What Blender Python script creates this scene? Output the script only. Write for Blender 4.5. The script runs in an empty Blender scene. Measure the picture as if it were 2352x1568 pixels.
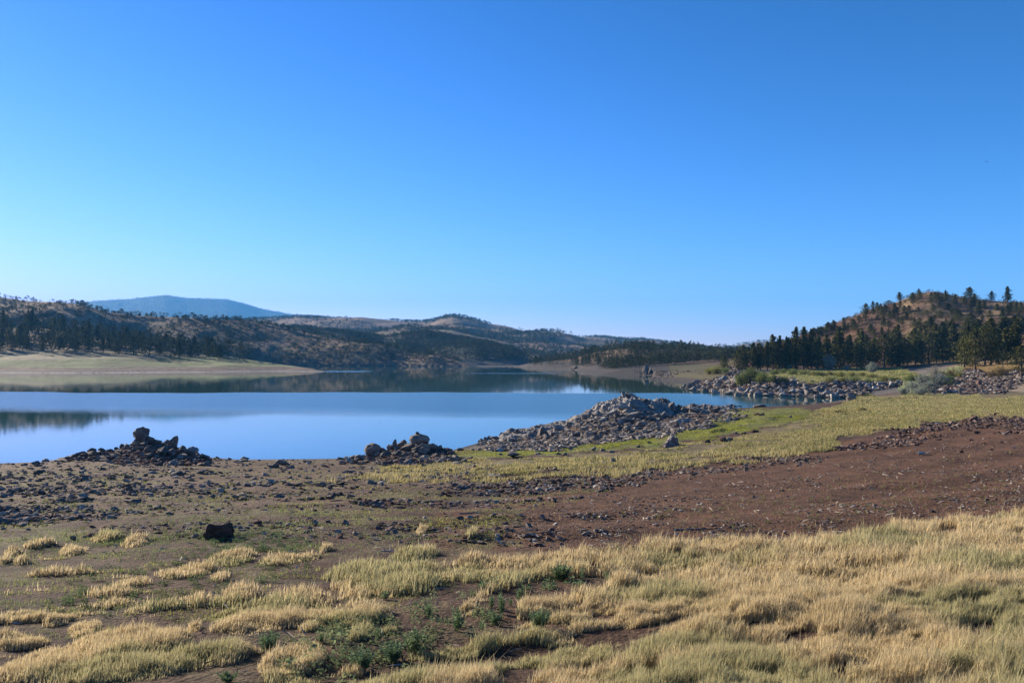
import bpy, bmesh, math, random
import numpy as np
from mathutils import Vector, Matrix
RNG = np.random.default_rng(7); random.seed(7)
PI = math.pi
C = bpy.context.scene.collection
ZC, F, PX0, HY = 6.0, 1898.0, 1176.0, 820.0      # camera height, focal length, centre column and horizon row of a 2352x1568 frame
SUN_AZ, SUN_EL = math.radians(-53), math.radians(20)

# ------------------------------------------------------------------ noise
def _h(ix, iy, s):
    n = (ix.astype(np.int64) * 374761393 + iy.astype(np.int64) * 668265263 + s * 982451653) & 0xffffffff
    n = ((n ^ (n >> 13)) * 1274126177) & 0xffffffff
    return ((n ^ (n >> 16)) & 0xffff) / 65535.0
def vnoise(x, y, s=0):
    x = np.asarray(x, float); y = np.asarray(y, float)
    ix = np.floor(x); iy = np.floor(y); fx = x - ix; fy = y - iy
    fx = fx * fx * (3 - 2 * fx); fy = fy * fy * (3 - 2 * fy)
    a = _h(ix, iy, s); b = _h(ix + 1, iy, s); c = _h(ix, iy + 1, s); d = _h(ix + 1, iy + 1, s)
    return (a + (b - a) * fx) * (1 - fy) + (c + (d - c) * fx) * fy
def fbm(x, y, o=4, s=0):
    t = 0; a = .5; n = 0
    for i in range(o):
        t = t + a * vnoise(x, y, s + i * 17); n += a; a *= .5; x = x * 2.03 + 5.1; y = y * 2.03 + 1.7
    return t / n
def sstep(a, b, x):
    t = np.clip((x - a) / (b - a), 0, 1); return t * t * (3 - 2 * t)

# ------------------------------------------------------------------ terrain functions (metres; camera stands at 0,0)
SHORE = [(-3000,-60),(-400,10),(-200,25),(-80,42),(-29,46.8),(-22,48.5),(-15.7,48.5),(-9.7,49),(-3.8,53.5),(-2,59),(4,70),(11,82),(19,92),
 (27,97.5),(35.6,101.7),(42,110),(49,119),(45,125),(35.7,132),(33.0,160),(41.5,186),(36,228),(42,243),(50,262),(43,278),(31,292),(28,393),
 (5,485),(30,600),(60,900),(100,1500),(3000,1500),(3000,-3000),(-3000,-3000)]
def sdist(X, Y, poly=SHORE):
    X = np.asarray(X, float); Y = np.asarray(Y, float)
    d = np.full(X.shape, 1e18); ins = np.zeros(X.shape, bool); n = len(poly)
    for i in range(n):
        x0, y0 = poly[i]; x1, y1 = poly[(i + 1) % n]
        ex, ey = x1 - x0, y1 - y0
        t = np.clip(((X - x0) * ex + (Y - y0) * ey) / (ex * ex + ey * ey), 0, 1)
        d = np.minimum(d, (X - x0 - t * ex) ** 2 + (Y - y0 - t * ey) ** 2)
        if y0 != y1:
            ins ^= ((y0 > Y) != (y1 > Y)) & (X < (x1 - x0) * (Y - y0) / (y1 - y0) + x0)
    d = np.sqrt(d); return np.where(ins, d, -d)
def W(px, Y, z): return ((px - PX0) / F * Y, Y, z)
CP = [W(1640,172,1.5),W(1700,145,1.8),W(1789,140,1.9),W(1900,140,1.65),W(2000,142,1.45),W(2075,150,1.7),W(1750,165,2.2),W(1900,170,2.4),
 W(2050,165,2.4),W(1700,200,2.6),W(1850,200,2.9),W(2000,200,3.0),W(2100,185,3.0),W(2000,130,.75),W(2062,135,.9),W(2120,118,1.15),
 W(2250,115,1.15),W(2352,112,1.2),W(2450,110,1.3),W(2150,150,3.2),W(2250,140,3.7),W(2352,132,4.2),W(2500,120,4.5),W(2352,152,6),
 W(2250,165,5),W(2352,45,2.7),W(2352,60,2.3),W(2352,85,1.6),W(2000,60,2.2),W(2000,95,1.1),W(1850,90,.65),W(1800,250,4.0),W(1650,240,3.0),
 W(1600,400,5.0),W(2000,300,6.0),W(2352,300,8.0)]
ZERO = [(0,0),(0,20),(-20,20),(-20,0),(20,0),(15,15),(0,40),(10,40),(-60,20),(60,-20),(-100,-60),(0,-60),(100,-100),(25,35),(300,0),(300,600)]
def base_prof(s, Y):
    s = np.where(s > 0, s, s * 1.6)
    z = .086 * s
    z = np.where(z > 4.0, 4.0 + 1.6 * np.tanh((z - 4.0) / 1.6), z)
    return np.maximum(z, -3)
def _tps(r): return np.sqrt(r * r + 9.0)
_P = np.array([(x, y) for x, y, z in CP] + ZERO)
_z0 = base_prof(sdist(_P[:, 0], _P[:, 1]), _P[:, 1])
_v = np.array([z for *_, z in CP] + [0] * len(ZERO)) - np.concatenate([_z0[:len(CP)], np.zeros(len(ZERO))])
_A = _tps(np.hypot(_P[:, None, 0] - _P[None, :, 0], _P[:, None, 1] - _P[None, :, 1]))
_w = np.linalg.solve(_A + np.eye(len(_P)) * .01, _v)
def residual(X, Y):
    r = np.zeros(np.shape(X))
    for (x, y), w in zip(_P, _w): r = r + w * _tps(np.hypot(X - x, Y - y))
    far = sstep(330, 700, np.hypot(X, Y)); return r * (1 - far)
def table(rows):
    a = np.array(rows, float); return a[:, 0], a[:, 1], a[:, 2], a[:, 3]
def hill(X, Y, T, p=1.0, bz=-1.5, back=1.0, name=0, rough=0.0, rs=60.0, zfree=None):
    """height of a hill whose crest runs through known bearings: T rows = column, crest row, crest distance, foot distance"""
    c, cy, cY, bY = T
    px = PX0 + F * X / np.maximum(Y, 1e-3)
    y = np.interp(px, c, cy); D = np.interp(px, c, cY); B = np.interp(px, c, bY)
    cz = ZC - D * (y - HY) / F
    t = (Y - B) / (D - B)
    up = np.clip(t, 0, 1) ** p
    dn = np.clip(1 - (t - 1) / back, 0, 1); dn = dn * dn * (3 - 2 * dn)
    z = np.where(t < 1, bz + (cz - bz) * up, bz + (cz - bz) * dn)
    if rough:
        n = fbm(X / rs, Y / rs, 5, name) - .5
        r2 = np.abs(fbm(X / (rs * 1.7) + 9, Y / (rs * 3) + 3, 3, name + 5) - .5) * 2
        win = np.clip(t, 0, 1) * np.clip(1.04 - t, 0, 1) * 4
        z = z + rough * (n + .7 * (r2 - .35)) * win
    ok = (Y > 1) & (px > c[0] - 60) & (px < c[-1] + 60) & (t > -.02) & (t < 1 + back)
    return np.where(ok, z, -50.0)
T_RIGHT = table([(1560,850,255,235),(1640,836,255,222),(1700,822,262,212),(1760,802,275,208),(1820,777,290,206),(1874,756,305,205),(1953,729,318,205),(1994,711,322,205),
 (2062,692,328,203),(2110,673,330,200),(2144,668,330,196),(2198,679,326,190),(2266,688,320,180),(2334,694,315,165),(2450,690,310,150),(2700,700,300,140),(3000,760,280,140)])
T_MID = table([(1150,848,520,500),(1180,842,520,490),(1215,834,500,460),(1313,824,450,390),(1371,808,415,330),(1430,800,400,305),(1488,802,395,298),(1566,801,395,296),(1665,812,395,300),(1800,822,395,310),(1950,828,400,320)])
T_LSH = table([(-500,750,520,280),(0,750,510,291),(100,754,505,292),(200,766,490,295),(300,785,470,300),(400,799,450,305),(500,813,420,313),(560,824,402,319),(650,837,372,327),(720,847,350,333),(756,855,340,336)])
T_RIDGE = table([(-600,690,700,520),(0,681,700,545),(60,689,698,550),(150,696,694,555),(200,704,690,560),(250,718,686,566),(300,724,684,572),(400,728,680,580),(500,734,674,585),(600,742,665,585),
 (650,751,655,582),(700,763,642,576),(800,783,615,566),(903,800,590,556),(981,818,562,541),(1050,829,545,528),(1075,836,530,519),(1090,845,520,513)])
T_FAR = table([(400,745,1900,900),(600,736,1900,900),(680,729,1900,800),(760,735,1850,760),(830,734,1800,720),(900,737,1800,690),(980,739,1800,680),(1000,736,1800,680),(1040,731,1780,680),(1080,737,1780,680),
 (1130,751,1780,690),(1200,766,1800,700),(1260,767,1850,720),(1300,773,1900,760),(1400,775,1950,800),(1470,778,2000,900),(1560,787,2100,900),(1640,796,2200,900),(1700,802,2300,900),(1800,806,2400,900),(2000,812,2400,900),(2600,812,2400,900)])
T_DARK = table([(560,750,840,750),(700,754,830,700),(800,764,820,670),(880,775,810,645),(922,768,805,640),(981,763,800,636),(1039,772,790,634),(1117,791,760,632),(1176,812,720,632),(1215,833,680,636)])
T_MTN = table([(-600,735,7200,5200),(60,700,7200,5200),(190,694,7100,5200),(220,691,7000,5200),(300,687,7000,5200),(340,682,7000,5200),(380,678,7000,5200),(430,685,7000,5200),(520,687,7000,5200),(560,696,7000,5200),
 (600,708,7000,5200),(680,723,6900,5200),(760,731,6800,5200),(900,745,6600,5200),(1100,790,6400,5200),(1500,815,6400,5200)])
M_OUT = table([(1085,1028,57,53),(1110,1012,59.5,50),(1200,997,65,48.5),(1300,978,70,49),(1340,950,73,52),(1400,935,75,54),(1440,922,76,55),(1500,934,78,57),(1600,940,85,62),(1690,944,95,72),(1730,950,97,80)])
M_L1 = table([(100,1062,46,43),(150,1055,46,42.5),(200,1044,46,42),(250,1038,46,41.5),(290,1030,46,41),(330,1022,46,41),(380,1024,46,41),(420,1032,46,42),(450,1042,46.3,43),(500,1053,46.8,44),(560,1062,47,45)])
M_L2 = table([(790,1060,48.5,46.5),(830,1051,48.5,46),(870,1044,48.5,46),(900,1028,48.5,45.5),(950,1016,48.5,45),(1000,1024,48.5,45.5),(1040,1044,49,46),(1070,1052,50,48)])
def mound(X, Y, T, g):
    c, cy, cY, bY = T
    px = PX0 + F * X / np.maximum(Y, 1e-3)
    y = np.interp(px, c, cy); D = np.interp(px, c, cY); B = np.interp(px, c, bY)
    cz = ZC - D * (y - HY) / F
    t = (Y - B) / (D - B)
    w = np.where(t < 1, sstep(0, 1, t), sstep(1.9, 1, t)) * ((px > c[0]) & (px < c[-1]) & (Y > 5))
    return g + np.maximum(cz - g, 0) * w
def ground_z(X, Y, detail=True):
    X = np.asarray(X, float); Y = np.asarray(Y, float)
    s = sdist(X, Y)
    z = base_prof(s, Y) + residual(X, Y) * sstep(0, 9, s)
    z = np.where(s > .5, np.maximum(z, .04), z)
    for T in (M_OUT, M_L1, M_L2): z = mound(X, Y, T, z)
    z = np.maximum(z, hill(X, Y, T_RIGHT, 1.0, 2.0, 1.6, 3, 4.2, 20))
    z = np.maximum(z, hill(X, Y, T_MID, 1.0, .5, 1.2, 4, 5.0, 50))
    if detail:
        near = sstep(90, 30, Y) * (s > 1) * sstep(-1, 3, s)
        rip = 2.0 * np.sin(s * 2.4 + 9 * fbm(X / 6, Y / 6, 3, 24)) * sstep(.35, .6, fbm(X / 5, Y / 5, 2, 25)); z = z + near * (.022 * rip + .16 * (fbm(X / 3.1, Y / 3.1, 3, 21) - .5) + .05 * (fbm(X / .45, Y / .45, 3, 22) - .5))
        out = (z > base_prof(s, Y) + .15) & (Y > 40) & (Y < 100) & (s < 25)
        z = z + out * .45 * (fbm(X / 1.3, Y / 1.3, 3, 31) - .5)
    return z
def lsh(X, Y): return hill(X, Y, T_LSH, 1.35, -1.0, .5, 11, 3.0, 40)
def ridge(X, Y): return hill(X, Y, T_RIDGE, .72, -1.0, 1.0, 12, 15.0, 70)
def dark(X, Y): return hill(X, Y, T_DARK, .7, -1.0, 1.0, 13, 22.0, 120)
def farh(X, Y): return hill(X, Y, T_FAR, .8, -1.0, .8, 14, 55.0, 210)
def mtn(X, Y): return hill(X, Y, T_MTN, .9, -30, .8, 15, 60.0, 900)
ALL = [lambda X, Y: ground_z(X, Y), lsh, ridge, dark, farh]
def H(X, Y):
    z = ALL[0](X, Y)
    for f in ALL[1:]: z = np.maximum(z, f(X, Y))
    return z
_YS = np.concatenate([np.geomspace(3, 130, 700), np.geomspace(130.5, 2400, 900)])
def hit(px, py, fn=None, ymin=3):
    """first ground point seen at that column and row"""
    X = (px - PX0) / F * _YS; zr = ZC - _YS * (py - HY) / F
    zz = (fn or H)(X, _YS); ok = np.nonzero((zz >= zr) & (_YS >= ymin))[0]
    if len(ok) == 0: return None
    i = ok[0]; Y = _YS[i]
    if i > 0:
        a = zr[i - 1] - zz[i - 1]; b = zz[i] - zr[i]
        if a > 0: Y = _YS[i - 1] + (_YS[i] - _YS[i - 1]) * a / (a + b + 1e-9)
    return Y

# ------------------------------------------------------------------ mesh helpers
def mesh_np(name, V, faces_list, mat, smooth=False, col=None, parent=None, link=True):
    """faces_list: list of (n,k) index arrays, k the number of corners"""
    V = np.asarray(V, np.float32); me = bpy.data.meshes.new(name)
    loops = np.concatenate([f.ravel() for f in faces_list]).astype(np.int32)
    tot = np.concatenate([np.full(len(f), f.shape[1]) for f in faces_list]).astype(np.int32)
    st = np.concatenate([[0], np.cumsum(tot)[:-1]]).astype(np.int32)
    me.vertices.add(len(V)); me.vertices.foreach_set('co', V.ravel())
    me.loops.add(len(loops)); me.loops.foreach_set('vertex_index', loops)
    me.polygons.add(len(tot)); me.polygons.foreach_set('loop_start', st); me.polygons.foreach_set('loop_total', tot)
    me.polygons.foreach_set('use_smooth', np.full(len(tot), smooth))
    if col is not None:
        a = me.color_attributes.new('tone', 'FLOAT_COLOR', 'POINT')
        a.data.foreach_set('color', np.concatenate([col, np.ones((len(col), 1))], 1).astype(np.float32).ravel())
    me.update(calc_edges=True)
    if mat: me.materials.append(mat)
    if not link: return me
    o = bpy.data.objects.new(name, me); C.objects.link(o)
    if parent: o.parent = parent
    return o
def tag(o, label=None, cat=None, group=None, kind=None):
    if label: o['label'] = label
    if cat: o['category'] = cat
    if group: o['group'] = group
    if kind: o['kind'] = kind
    return o

# ------------------------------------------------------------------ materials
def newmat(name):
    m = bpy.data.materials.new(name); m.use_nodes = True
    nt = m.node_tree; b = nt.nodes['Principled BSDF']; return m, nt, b
def N(nt, t, **k):
    n = nt.nodes.new(t)
    for a, v in k.items():
        if a.startswith('_'): setattr(n, a[1:], v)
        else: n.inputs[a.replace('__', ' ')].default_value = v
    return n
def mat_terrain(name, scale, bump, rough=.95, contrast=.5, dist=.1, pebble=0.0):
    m, nt, b = newmat(name); L = nt.links.new
    at = N(nt, 'ShaderNodeAttribute', _attribute_name='tone')
    g = N(nt, 'ShaderNodeNewGeometry')
    n1 = N(nt, 'ShaderNodeTexNoise', Scale=scale, Detail=8.0, Roughness=.65); L(g.outputs['Position'], n1.inputs['Vector'])
    n2 = N(nt, 'ShaderNodeTexNoise', Scale=scale * .13, Detail=5.0, Roughness=.6); L(g.outputs['Position'], n2.inputs['Vector'])
    r = N(nt, 'ShaderNodeMapRange'); r.inputs[1].default_value = .3; r.inputs[2].default_value = .7
    r.inputs[3].default_value = 1 - contrast; r.inputs[4].default_value = 1 + contrast; L(n1.outputs['Fac'], r.inputs[0])
    r2 = N(nt, 'ShaderNodeMapRange'); r2.inputs[1].default_value = .3; r2.inputs[2].default_value = .7
    r2.inputs[3].default_value = 1 - contrast * .6; r2.inputs[4].default_value = 1 + contrast * .6; L(n2.outputs['Fac'], r2.inputs[0])
    mu = N(nt, 'ShaderNodeMath', _operation='MULTIPLY'); L(r.outputs[0], mu.inputs[0]); L(r2.outputs[0], mu.inputs[1])
    v = N(nt, 'ShaderNodeVectorMath', _operation='SCALE'); L(at.outputs['Color'], v.inputs[0]); L(mu.outputs[0], v.inputs[3])
    L(v.outputs[0], b.inputs['Base Color']); b.inputs['Roughness'].default_value = rough
    b.inputs['Specular IOR Level'].default_value = .15
    bp = N(nt, 'ShaderNodeBump', Strength=bump, Distance=dist); L(n1.outputs['Fac'], bp.inputs['Height'])
    if pebble:
        vo = N(nt, 'ShaderNodeTexVoronoi', Scale=pebble); L(g.outputs['Position'], vo.inputs['Vector'])
        b2 = N(nt, 'ShaderNodeBump', Strength=.5, Distance=.03); b2.invert = True; L(vo.outputs['Distance'], b2.inputs['Height']); L(bp.outputs[0], b2.inputs['Normal']); L(b2.outputs[0], b.inputs['Normal'])
    else: L(bp.outputs[0], b.inputs['Normal'])
    return m
def mat_plain(name, col, rough=.9, scale=8, contrast=.4, bump=.4, dist=.03, var=.25, col2=None):
    m, nt, b = newmat(name); L = nt.links.new
    oi = N(nt, 'ShaderNodeObjectInfo'); g = N(nt, 'ShaderNodeTexCoord')
    n1 = N(nt, 'ShaderNodeTexNoise', Scale=scale, Detail=8.0, Roughness=.65); L(g.outputs['Object'], n1.inputs['Vector'])
    r = N(nt, 'ShaderNodeMapRange'); r.inputs[1].default_value = .3; r.inputs[2].default_value = .7
    r.inputs[3].default_value = 1 - contrast; r.inputs[4].default_value = 1 + contrast; L(n1.outputs['Fac'], r.inputs[0])
    r2 = N(nt, 'ShaderNodeMapRange'); r2.inputs[3].default_value = 1 - var; r2.inputs[4].default_value = 1 + var; L(oi.outputs['Random'], r2.inputs[0])
    mu = N(nt, 'ShaderNodeMath', _operation='MULTIPLY'); L(r.outputs[0], mu.inputs[0]); L(r2.outputs[0], mu.inputs[1])
    mx = N(nt, 'ShaderNodeMix', _data_type='RGBA'); mx.inputs[6].default_value = (*col, 1); mx.inputs[7].default_value = (*(col2 or col), 1)
    n2 = N(nt, 'ShaderNodeTexNoise', Scale=scale * .35, Detail=4.0); L(g.outputs['Object'], n2.inputs['Vector'])
    r3 = N(nt, 'ShaderNodeMapRange'); r3.inputs[1].default_value = .42; r3.inputs[2].default_value = .6; L(n2.outputs['Fac'], r3.inputs[0]); L(r3.outputs[0], mx.inputs[0])
    v = N(nt, 'ShaderNodeVectorMath', _operation='SCALE'); L(mx.outputs[2], v.inputs[0]); L(mu.outputs[0], v.inputs[3])
    L(v.outputs[0], b.inputs['Base Color']); b.inputs['Roughness'].default_value = rough; b.inputs['Specular IOR Level'].default_value = .2
    bp = N(nt, 'ShaderNodeBump', Strength=bump, Distance=dist); L(n1.outputs['Fac'], bp.inputs['Height']); L(bp.outputs[0], b.inputs['Normal'])
    return m
def mat_leaf(name, transl=.3, gain=1.0, objvar=.2):
    """leaves and blades: colour comes from the mesh's own tone attribute"""
    m, nt, b = newmat(name); L = nt.links.new; nt.nodes.remove(b)
    at = N(nt, 'ShaderNodeAttribute', _attribute_name='tone'); oi = N(nt, 'ShaderNodeObjectInfo')
    r2 = N(nt, 'ShaderNodeMapRange'); r2.inputs[3].default_value = gain * (1 - objvar); r2.inputs[4].default_value = gain * (1 + objvar); L(oi.outputs['Random'], r2.inputs[0])
    v = N(nt, 'ShaderNodeVectorMath', _operation='SCALE'); L(at.outputs['Color'], v.inputs[0]); L(r2.outputs[0], v.inputs[3])
    d = N(nt, 'ShaderNodeBsdfDiffuse'); t = N(nt, 'ShaderNodeBsdfTranslucent'); mx = N(nt, 'ShaderNodeMixShader', Fac=transl)
    L(v.outputs[0], d.inputs[0]); L(v.outputs[0], t.inputs[0]); L(d.outputs[0], mx.inputs[1]); L(t.outputs[0], mx.inputs[2])
    L(mx.outputs[0], nt.nodes['Material Output'].inputs[0]); return m
M_GROUND = mat_terrain('soil', 14, 1.0, contrast=.6, dist=.05, pebble=22)
M_HILL = mat_terrain('hillside', .22, .9, contrast=.4, dist=1.2)
M_FARH = mat_terrain('far hillside', .05, .9, contrast=.35, dist=5)
M_MTN = mat_terrain('mountain forest', .02, .8, contrast=.3, dist=14)
M_ROCKG = mat_plain('grey basalt', (.20, .185, .17), scale=3, bump=.7, dist=.08, var=.3, col2=(.26, .225, .19))
M_ROCKB = mat_plain('brown basalt', (.125, .100, .082), scale=3, bump=.7, dist=.08, var=.3, col2=(.20, .16, .13))
M_ROCKL = mat_plain('pale tan rock', (.28, .235, .195), scale=3, bump=.7, dist=.08, var=.25, col2=(.17, .145, .125))
M_ROCKR = mat_plain('reddish rock', (.11, .06, .045), scale=4, bump=.6, dist=.05, var=.2, col2=(.07, .05, .045))
M_STONES = mat_leaf('small stones', 0.0, 1.0, 0)
M_BARK = mat_plain('bark', (.10, .07, .055), scale=5, bump=.8, dist=.05, var=.2)
M_DEAD = mat_plain('bleached wood', (.50, .45, .38), scale=14, bump=.5, dist=.01, var=.15, col2=(.36, .31, .26))
M_GREYW = mat_plain('weathered grey wood', (.25, .21, .2), scale=14, bump=.9, dist=.02, var=.1, col2=(.14, .11, .1))
M_STUMP = mat_plain('charred stump wood', (.07, .045, .032), scale=9, bump=.9, dist=.03, var=.1, col2=(.13, .07, .045))
M_CROWN = mat_leaf('conifer needles', .12, 1.0, .28)
M_BUSH = mat_leaf('shrub leaves', .25, 1.0, .15)
M_GRASS = mat_leaf('grass blades', .4, 1.0, 0)
M_PLANT = mat_leaf('weed leaves', .3, 1.0, .12)
M_STEM = mat_plain('green stems', (.12, .16, .06), scale=5, bump=.1)
M_BIRD = mat_plain('dark feathers', (.03, .03, .035), scale=9, bump=.1)

# ------------------------------------------------------------------ ground colours, laid out by place
def proj(X, Y, z):
    Ys = np.maximum(Y, .5); return PX0 + F * X / Ys, HY + F * (ZC - z) / Ys
def inpoly(x, y, poly):
    ins = np.zeros(np.shape(x), bool); n = len(poly)
    for i in range(n):
        x0, y0 = poly[i]; x1, y1 = poly[(i + 1) % n]
        if y0 != y1: ins ^= ((y0 > y) != (y1 > y)) & (x < (x1 - x0) * (y - y0) / (y1 - y0) + x0)
    return ins
Z_MEADOW = [(1860,962),(1900,935),(1930,918),(1975,906),(2110,904),(2352,903),(2700,903),(2700,955),(2352,958),(2200,966),(2100,976),(2000,990),(1930,1005),(1900,1030),(1720,1040),(1500,1060),(1300,1078),(1100,1090),(900,1088),(830,1075),(1000,1062),(1150,1056),(1300,1047),(1500,1031),(1600,1019),(1700,998),(1800,976)]
Z_GREEN = [(1690,945),(1800,935),(1880,945),(1850,965),(1700,990),(1600,1012),(1500,1025),(1300,1040),(1150,1050),(1000,1055),(960,1050),(1100,1036),(1300,1031),(1420,1018),(1540,1000),(1640,972)]
Z_RED = [(1250,1130),(1450,1095),(1700,1050),(1900,1025),(2000,1000),(2150,985),(2352,968),(2800,950),(2800,1250),(2352,1250),(1800,1300),(1300,1290),(1000,1260),(1000,1180)]
Z_STONE = [(-400,1060),(150,1045),(500,1050),(900,1055),(1150,1085),(1300,1110),(900,1130),(700,1160),(300,1185),(-400,1200)]
Z_TERR = [(1700,885),(1720,862),(1780,855),(1850,846),(2000,846),(2090,848),(2120,860),(2085,882),(1980,880),(1880,879),(1790,874)]
Z_TALUS = [(2080,906),(2130,890),(2190,850),(2240,838),(2352,845),(2700,840),(2700,903),(2352,903)]
Z_SAND = [(2262,901),(2300,892),(2352,884),(2700,880),(2700,903)]
def veg_noise(X, Y): return fbm(X / 1.1, Y / 1.1, 4, 41)
def ground_tone(X, Y, z):
    px, py = proj(X, Y, z)
    s = sdist(X, Y)
    jx = (fbm(X / (Y * .02 + .3), Y / (Y * .02 + .3), 3, 51) - .5) * 70; jy = (fbm(X / (Y * .02 + .3) + 40, Y / (Y * .02 + .3), 3, 52) - .5) * 22
    qx, qy = px + jx, py + jy
    c = np.empty(X.shape + (3,)); c[:] = (.074, .042, .026)
    fr = Y > 3
    def put(mask, col, a=1.0):
        a = np.clip(a * mask, 0, 1)[..., None]; c[:] = c * (1 - a) + np.array(col) * a
    n = veg_noise(X, Y); n2 = fbm(X / .5, Y / .5, 3, 43)
    put(fr & inpoly(qx, qy, Z_RED), (.106, .053, .029), .9)
    put(fr & inpoly(qx, qy, Z_STONE), (.122, .078, .050), .85)
    put(fr & (qy > 1050) & (qx < 1200) & (qy < 1260), (.13, .115, .045), sstep(.54, .68, n) * .55)
    put(fr & inpoly(qx, qy, Z_MEADOW), (.20, .16, .08), .45 + .5 * n)
    put(fr & inpoly(qx, qy, Z_GREEN), (.135, .14, .035), .8)
    put(fr & (qy > 1240), (.16, .135, .07), sstep(.5, .65, n2) * .25)
    put(fr & (s < 4) & (s > -5) & (Y < 110), (.12, .098, .082), sstep(3.5, 1, s))
    put(fr & (s < 1.1) & (s > -5) & (Y < 200), (.045, .036, .029), sstep(1.1, .5, s) * .85)
    put(fr & (s < 20) & (Y > 112) & (Y < 140) & (px > 1900), (.10, .068, .056), .9)
    put(fr & (Y > 120) & (Y < 215) & (px > 1560), (.14, .12, .10), .9)
    put(fr & inpoly(qx, qy, Z_TERR) & (Y > 130), (.20, .175, .075), .95)
    put(fr & (py < 847) & (Y > 195) & (px > 1600), (.112, .058, .033), .95)
    put(fr & inpoly(qx, qy, Z_TALUS) & (Y > 105), (.105, .078, .07), .95)
    put(fr & inpoly(qx, qy, Z_SAND) & (Y > 105), (.30, .23, .15), .9)
    put(fr & (Y > 130) & (px > 2060) & (py < 852), (.24, .16, .085), sstep(3.6, 4.6, z))
    put(fr & (Y > 180) & (px < 1660), (.056, .046, .040), .95)
    put(fr & (Y > 180) & (Y < 300) & (px < 1690) & (px > 1540) & (z > .9), (.11, .095, .04), .7)
    put(fr & (Y > 290) & (px < 1800) & (z > 2.4 + 2 * n), (.13, .085, .052), .95)
    hl = (Y > 200) & (px > 1650) & (z > 5)
    put(hl, (.15, .082, .045), sstep(.5, .62, fbm(X / 7, Y / 7, 4, 61)) * .7)
    put(hl, (.12, .07, .05), sstep(.55, .65, fbm(X / 5, Y / 5, 3, 62)) * .7)
    # the rocky spit and the stone piles
    mo = np.zeros(X.shape, bool)
    for T in (M_OUT, M_L1, M_L2): mo |= mound(X, Y, T, np.zeros(X.shape) - .5 + .086 * np.maximum(s, 0) * 0) > .3
    put(fr & mo & (Y < 100) & (s < 22) & (z > base_prof(s, Y) + .12), (.125, .112, .10), .95)
    return c
th = np.concatenate([np.linspace(-PI, -.72, 40)[:-1], np.linspace(-.72, .72, 620), np.linspace(.72, PI, 40)[1:]])
rr = np.concatenate([np.linspace(.3, 4, 24)[:-1], np.geomspace(4, 150, 470)[:-1], np.geomspace(150, 620, 150)[:-1], np.geomspace(620, 12000, 40)])
def polar(name, th, rr, fn, tone, mat, kind='structure', close=False):
    R, T = np.meshgrid(rr, th, indexing='ij'); X = R * np.sin(T); Y = R * np.cos(T); Z = fn(X, Y)
    col = tone(X, Y, Z).reshape(-1, 3); V = np.stack([X, Y, Z], -1).reshape(-1, 3)
    a, b = R.shape; i = np.arange(a * b).reshape(a, b)
    q = np.stack([i[:-1, :-1], i[:-1, 1:], i[1:, 1:], i[1:, :-1]], -1).reshape(-1, 4)
    keep = (V[q][:, :, 2] > -40).all(1); q = q[keep][:, ::-1]
    fl = [q]
    if close:
        fl.append(np.array([i[0, ::-1]])) if False else None
    o = mesh_np(name, V, fl, mat, True, col); tag(o, kind=kind); return o
def ground_full(X, Y):
    r = np.hypot(X, Y); z = ground_z(X, Y)
    z = np.where(z < -3, -3, z)
    return np.where(r > 900, np.minimum(z, np.where(X > 60, 4, -3)), z)
g = polar('ground', th, rr, ground_full, ground_tone, M_GROUND)
tag(g, 'brown reservoir bank with meadow and hill beyond')
def strip(T, m=60): return math.atan((T[0][0] - m - PX0) / F), math.atan((T[0][-1] + m - PX0) / F)
def patch(name, T, fn, tone, mat, n, r0, r1, m, label):
    a, b = strip(T, 50)
    # rays of constant bearing: X = Y*tan(a), rings of constant Y
    tt = np.tan(np.linspace(a, b, n)); yy = np.geomspace(r0, r1, m)
    Yg, Tg = np.meshgrid(yy, tt, indexing='ij'); X = Yg * Tg; Z = fn(X, Yg)
    Z = np.where(Z < -20, -4.0, Z)
    col = tone(X, Yg, Z).reshape(-1, 3); V = np.stack([X, Yg, Z], -1).reshape(-1, 3)
    i = np.arange(n * m).reshape(m, n)
    q = np.stack([i[:-1, :-1], i[:-1, 1:], i[1:, 1:], i[1:, :-1]], -1).reshape(-1, 4)
    keep = (V[q][:, :, 2] > -3.9).any(1)
    o = mesh_np(name, V, [q[keep][:, ::-1]], mat, True, col); tag(o, label=label, kind='structure'); return o
def mixc(*ab):
    c = np.array(ab[0], float) * np.ones(ab[1][0].shape + (3,)) if False else None
def layer(base, X, items):
    c = np.empty(X.shape + (3,)); c[:] = base
    for a, col in items:
        a = np.clip(a, 0, 1)[..., None]; c = c * (1 - a) + np.array(col) * a
    return c
def t_lsh(X, Y, Z):
    n = (fbm(X / 12, Y / 12, 4, 71) - .5)
    px = PX0 + F * X / Y
    return layer((.25, .16, .10), X, [(sstep(11, 8, Z + 4 * n), (.25, .205, .115)), (sstep(5.2, 4.2, Z + 2.5 * n - sstep(150, 500, px) * 1.5), (.135, .155, .052)),
        (sstep(2.1, 1.6, Z + .6 * n), (.12, .078, .056)), (sstep(.5, .25, Z), (.2, .18, .17)), (.30 * sstep(.45, .6, fbm(X / 2.5, Y / 5 + Z * 2.2, 4, 77)), (.10, .085, .06)), (.25 * sstep(.2, .9, np.sin(Z * 7 + n * 5)), (.30, .25, .2))])
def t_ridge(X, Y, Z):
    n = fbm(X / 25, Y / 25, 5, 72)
    return layer((.25, .155, .092), X, [(sstep(.5, .62, n) * .6, (.15, .115, .065)), (sstep(30, 8, Z) * .7, (.12, .095, .065)), (sstep(1.7, .8, Z + 1.2 * (n - .5)), (.075, .068, .06))])  # lower slope darkened in colour in place of shade; bare lakebed at the waterline
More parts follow.
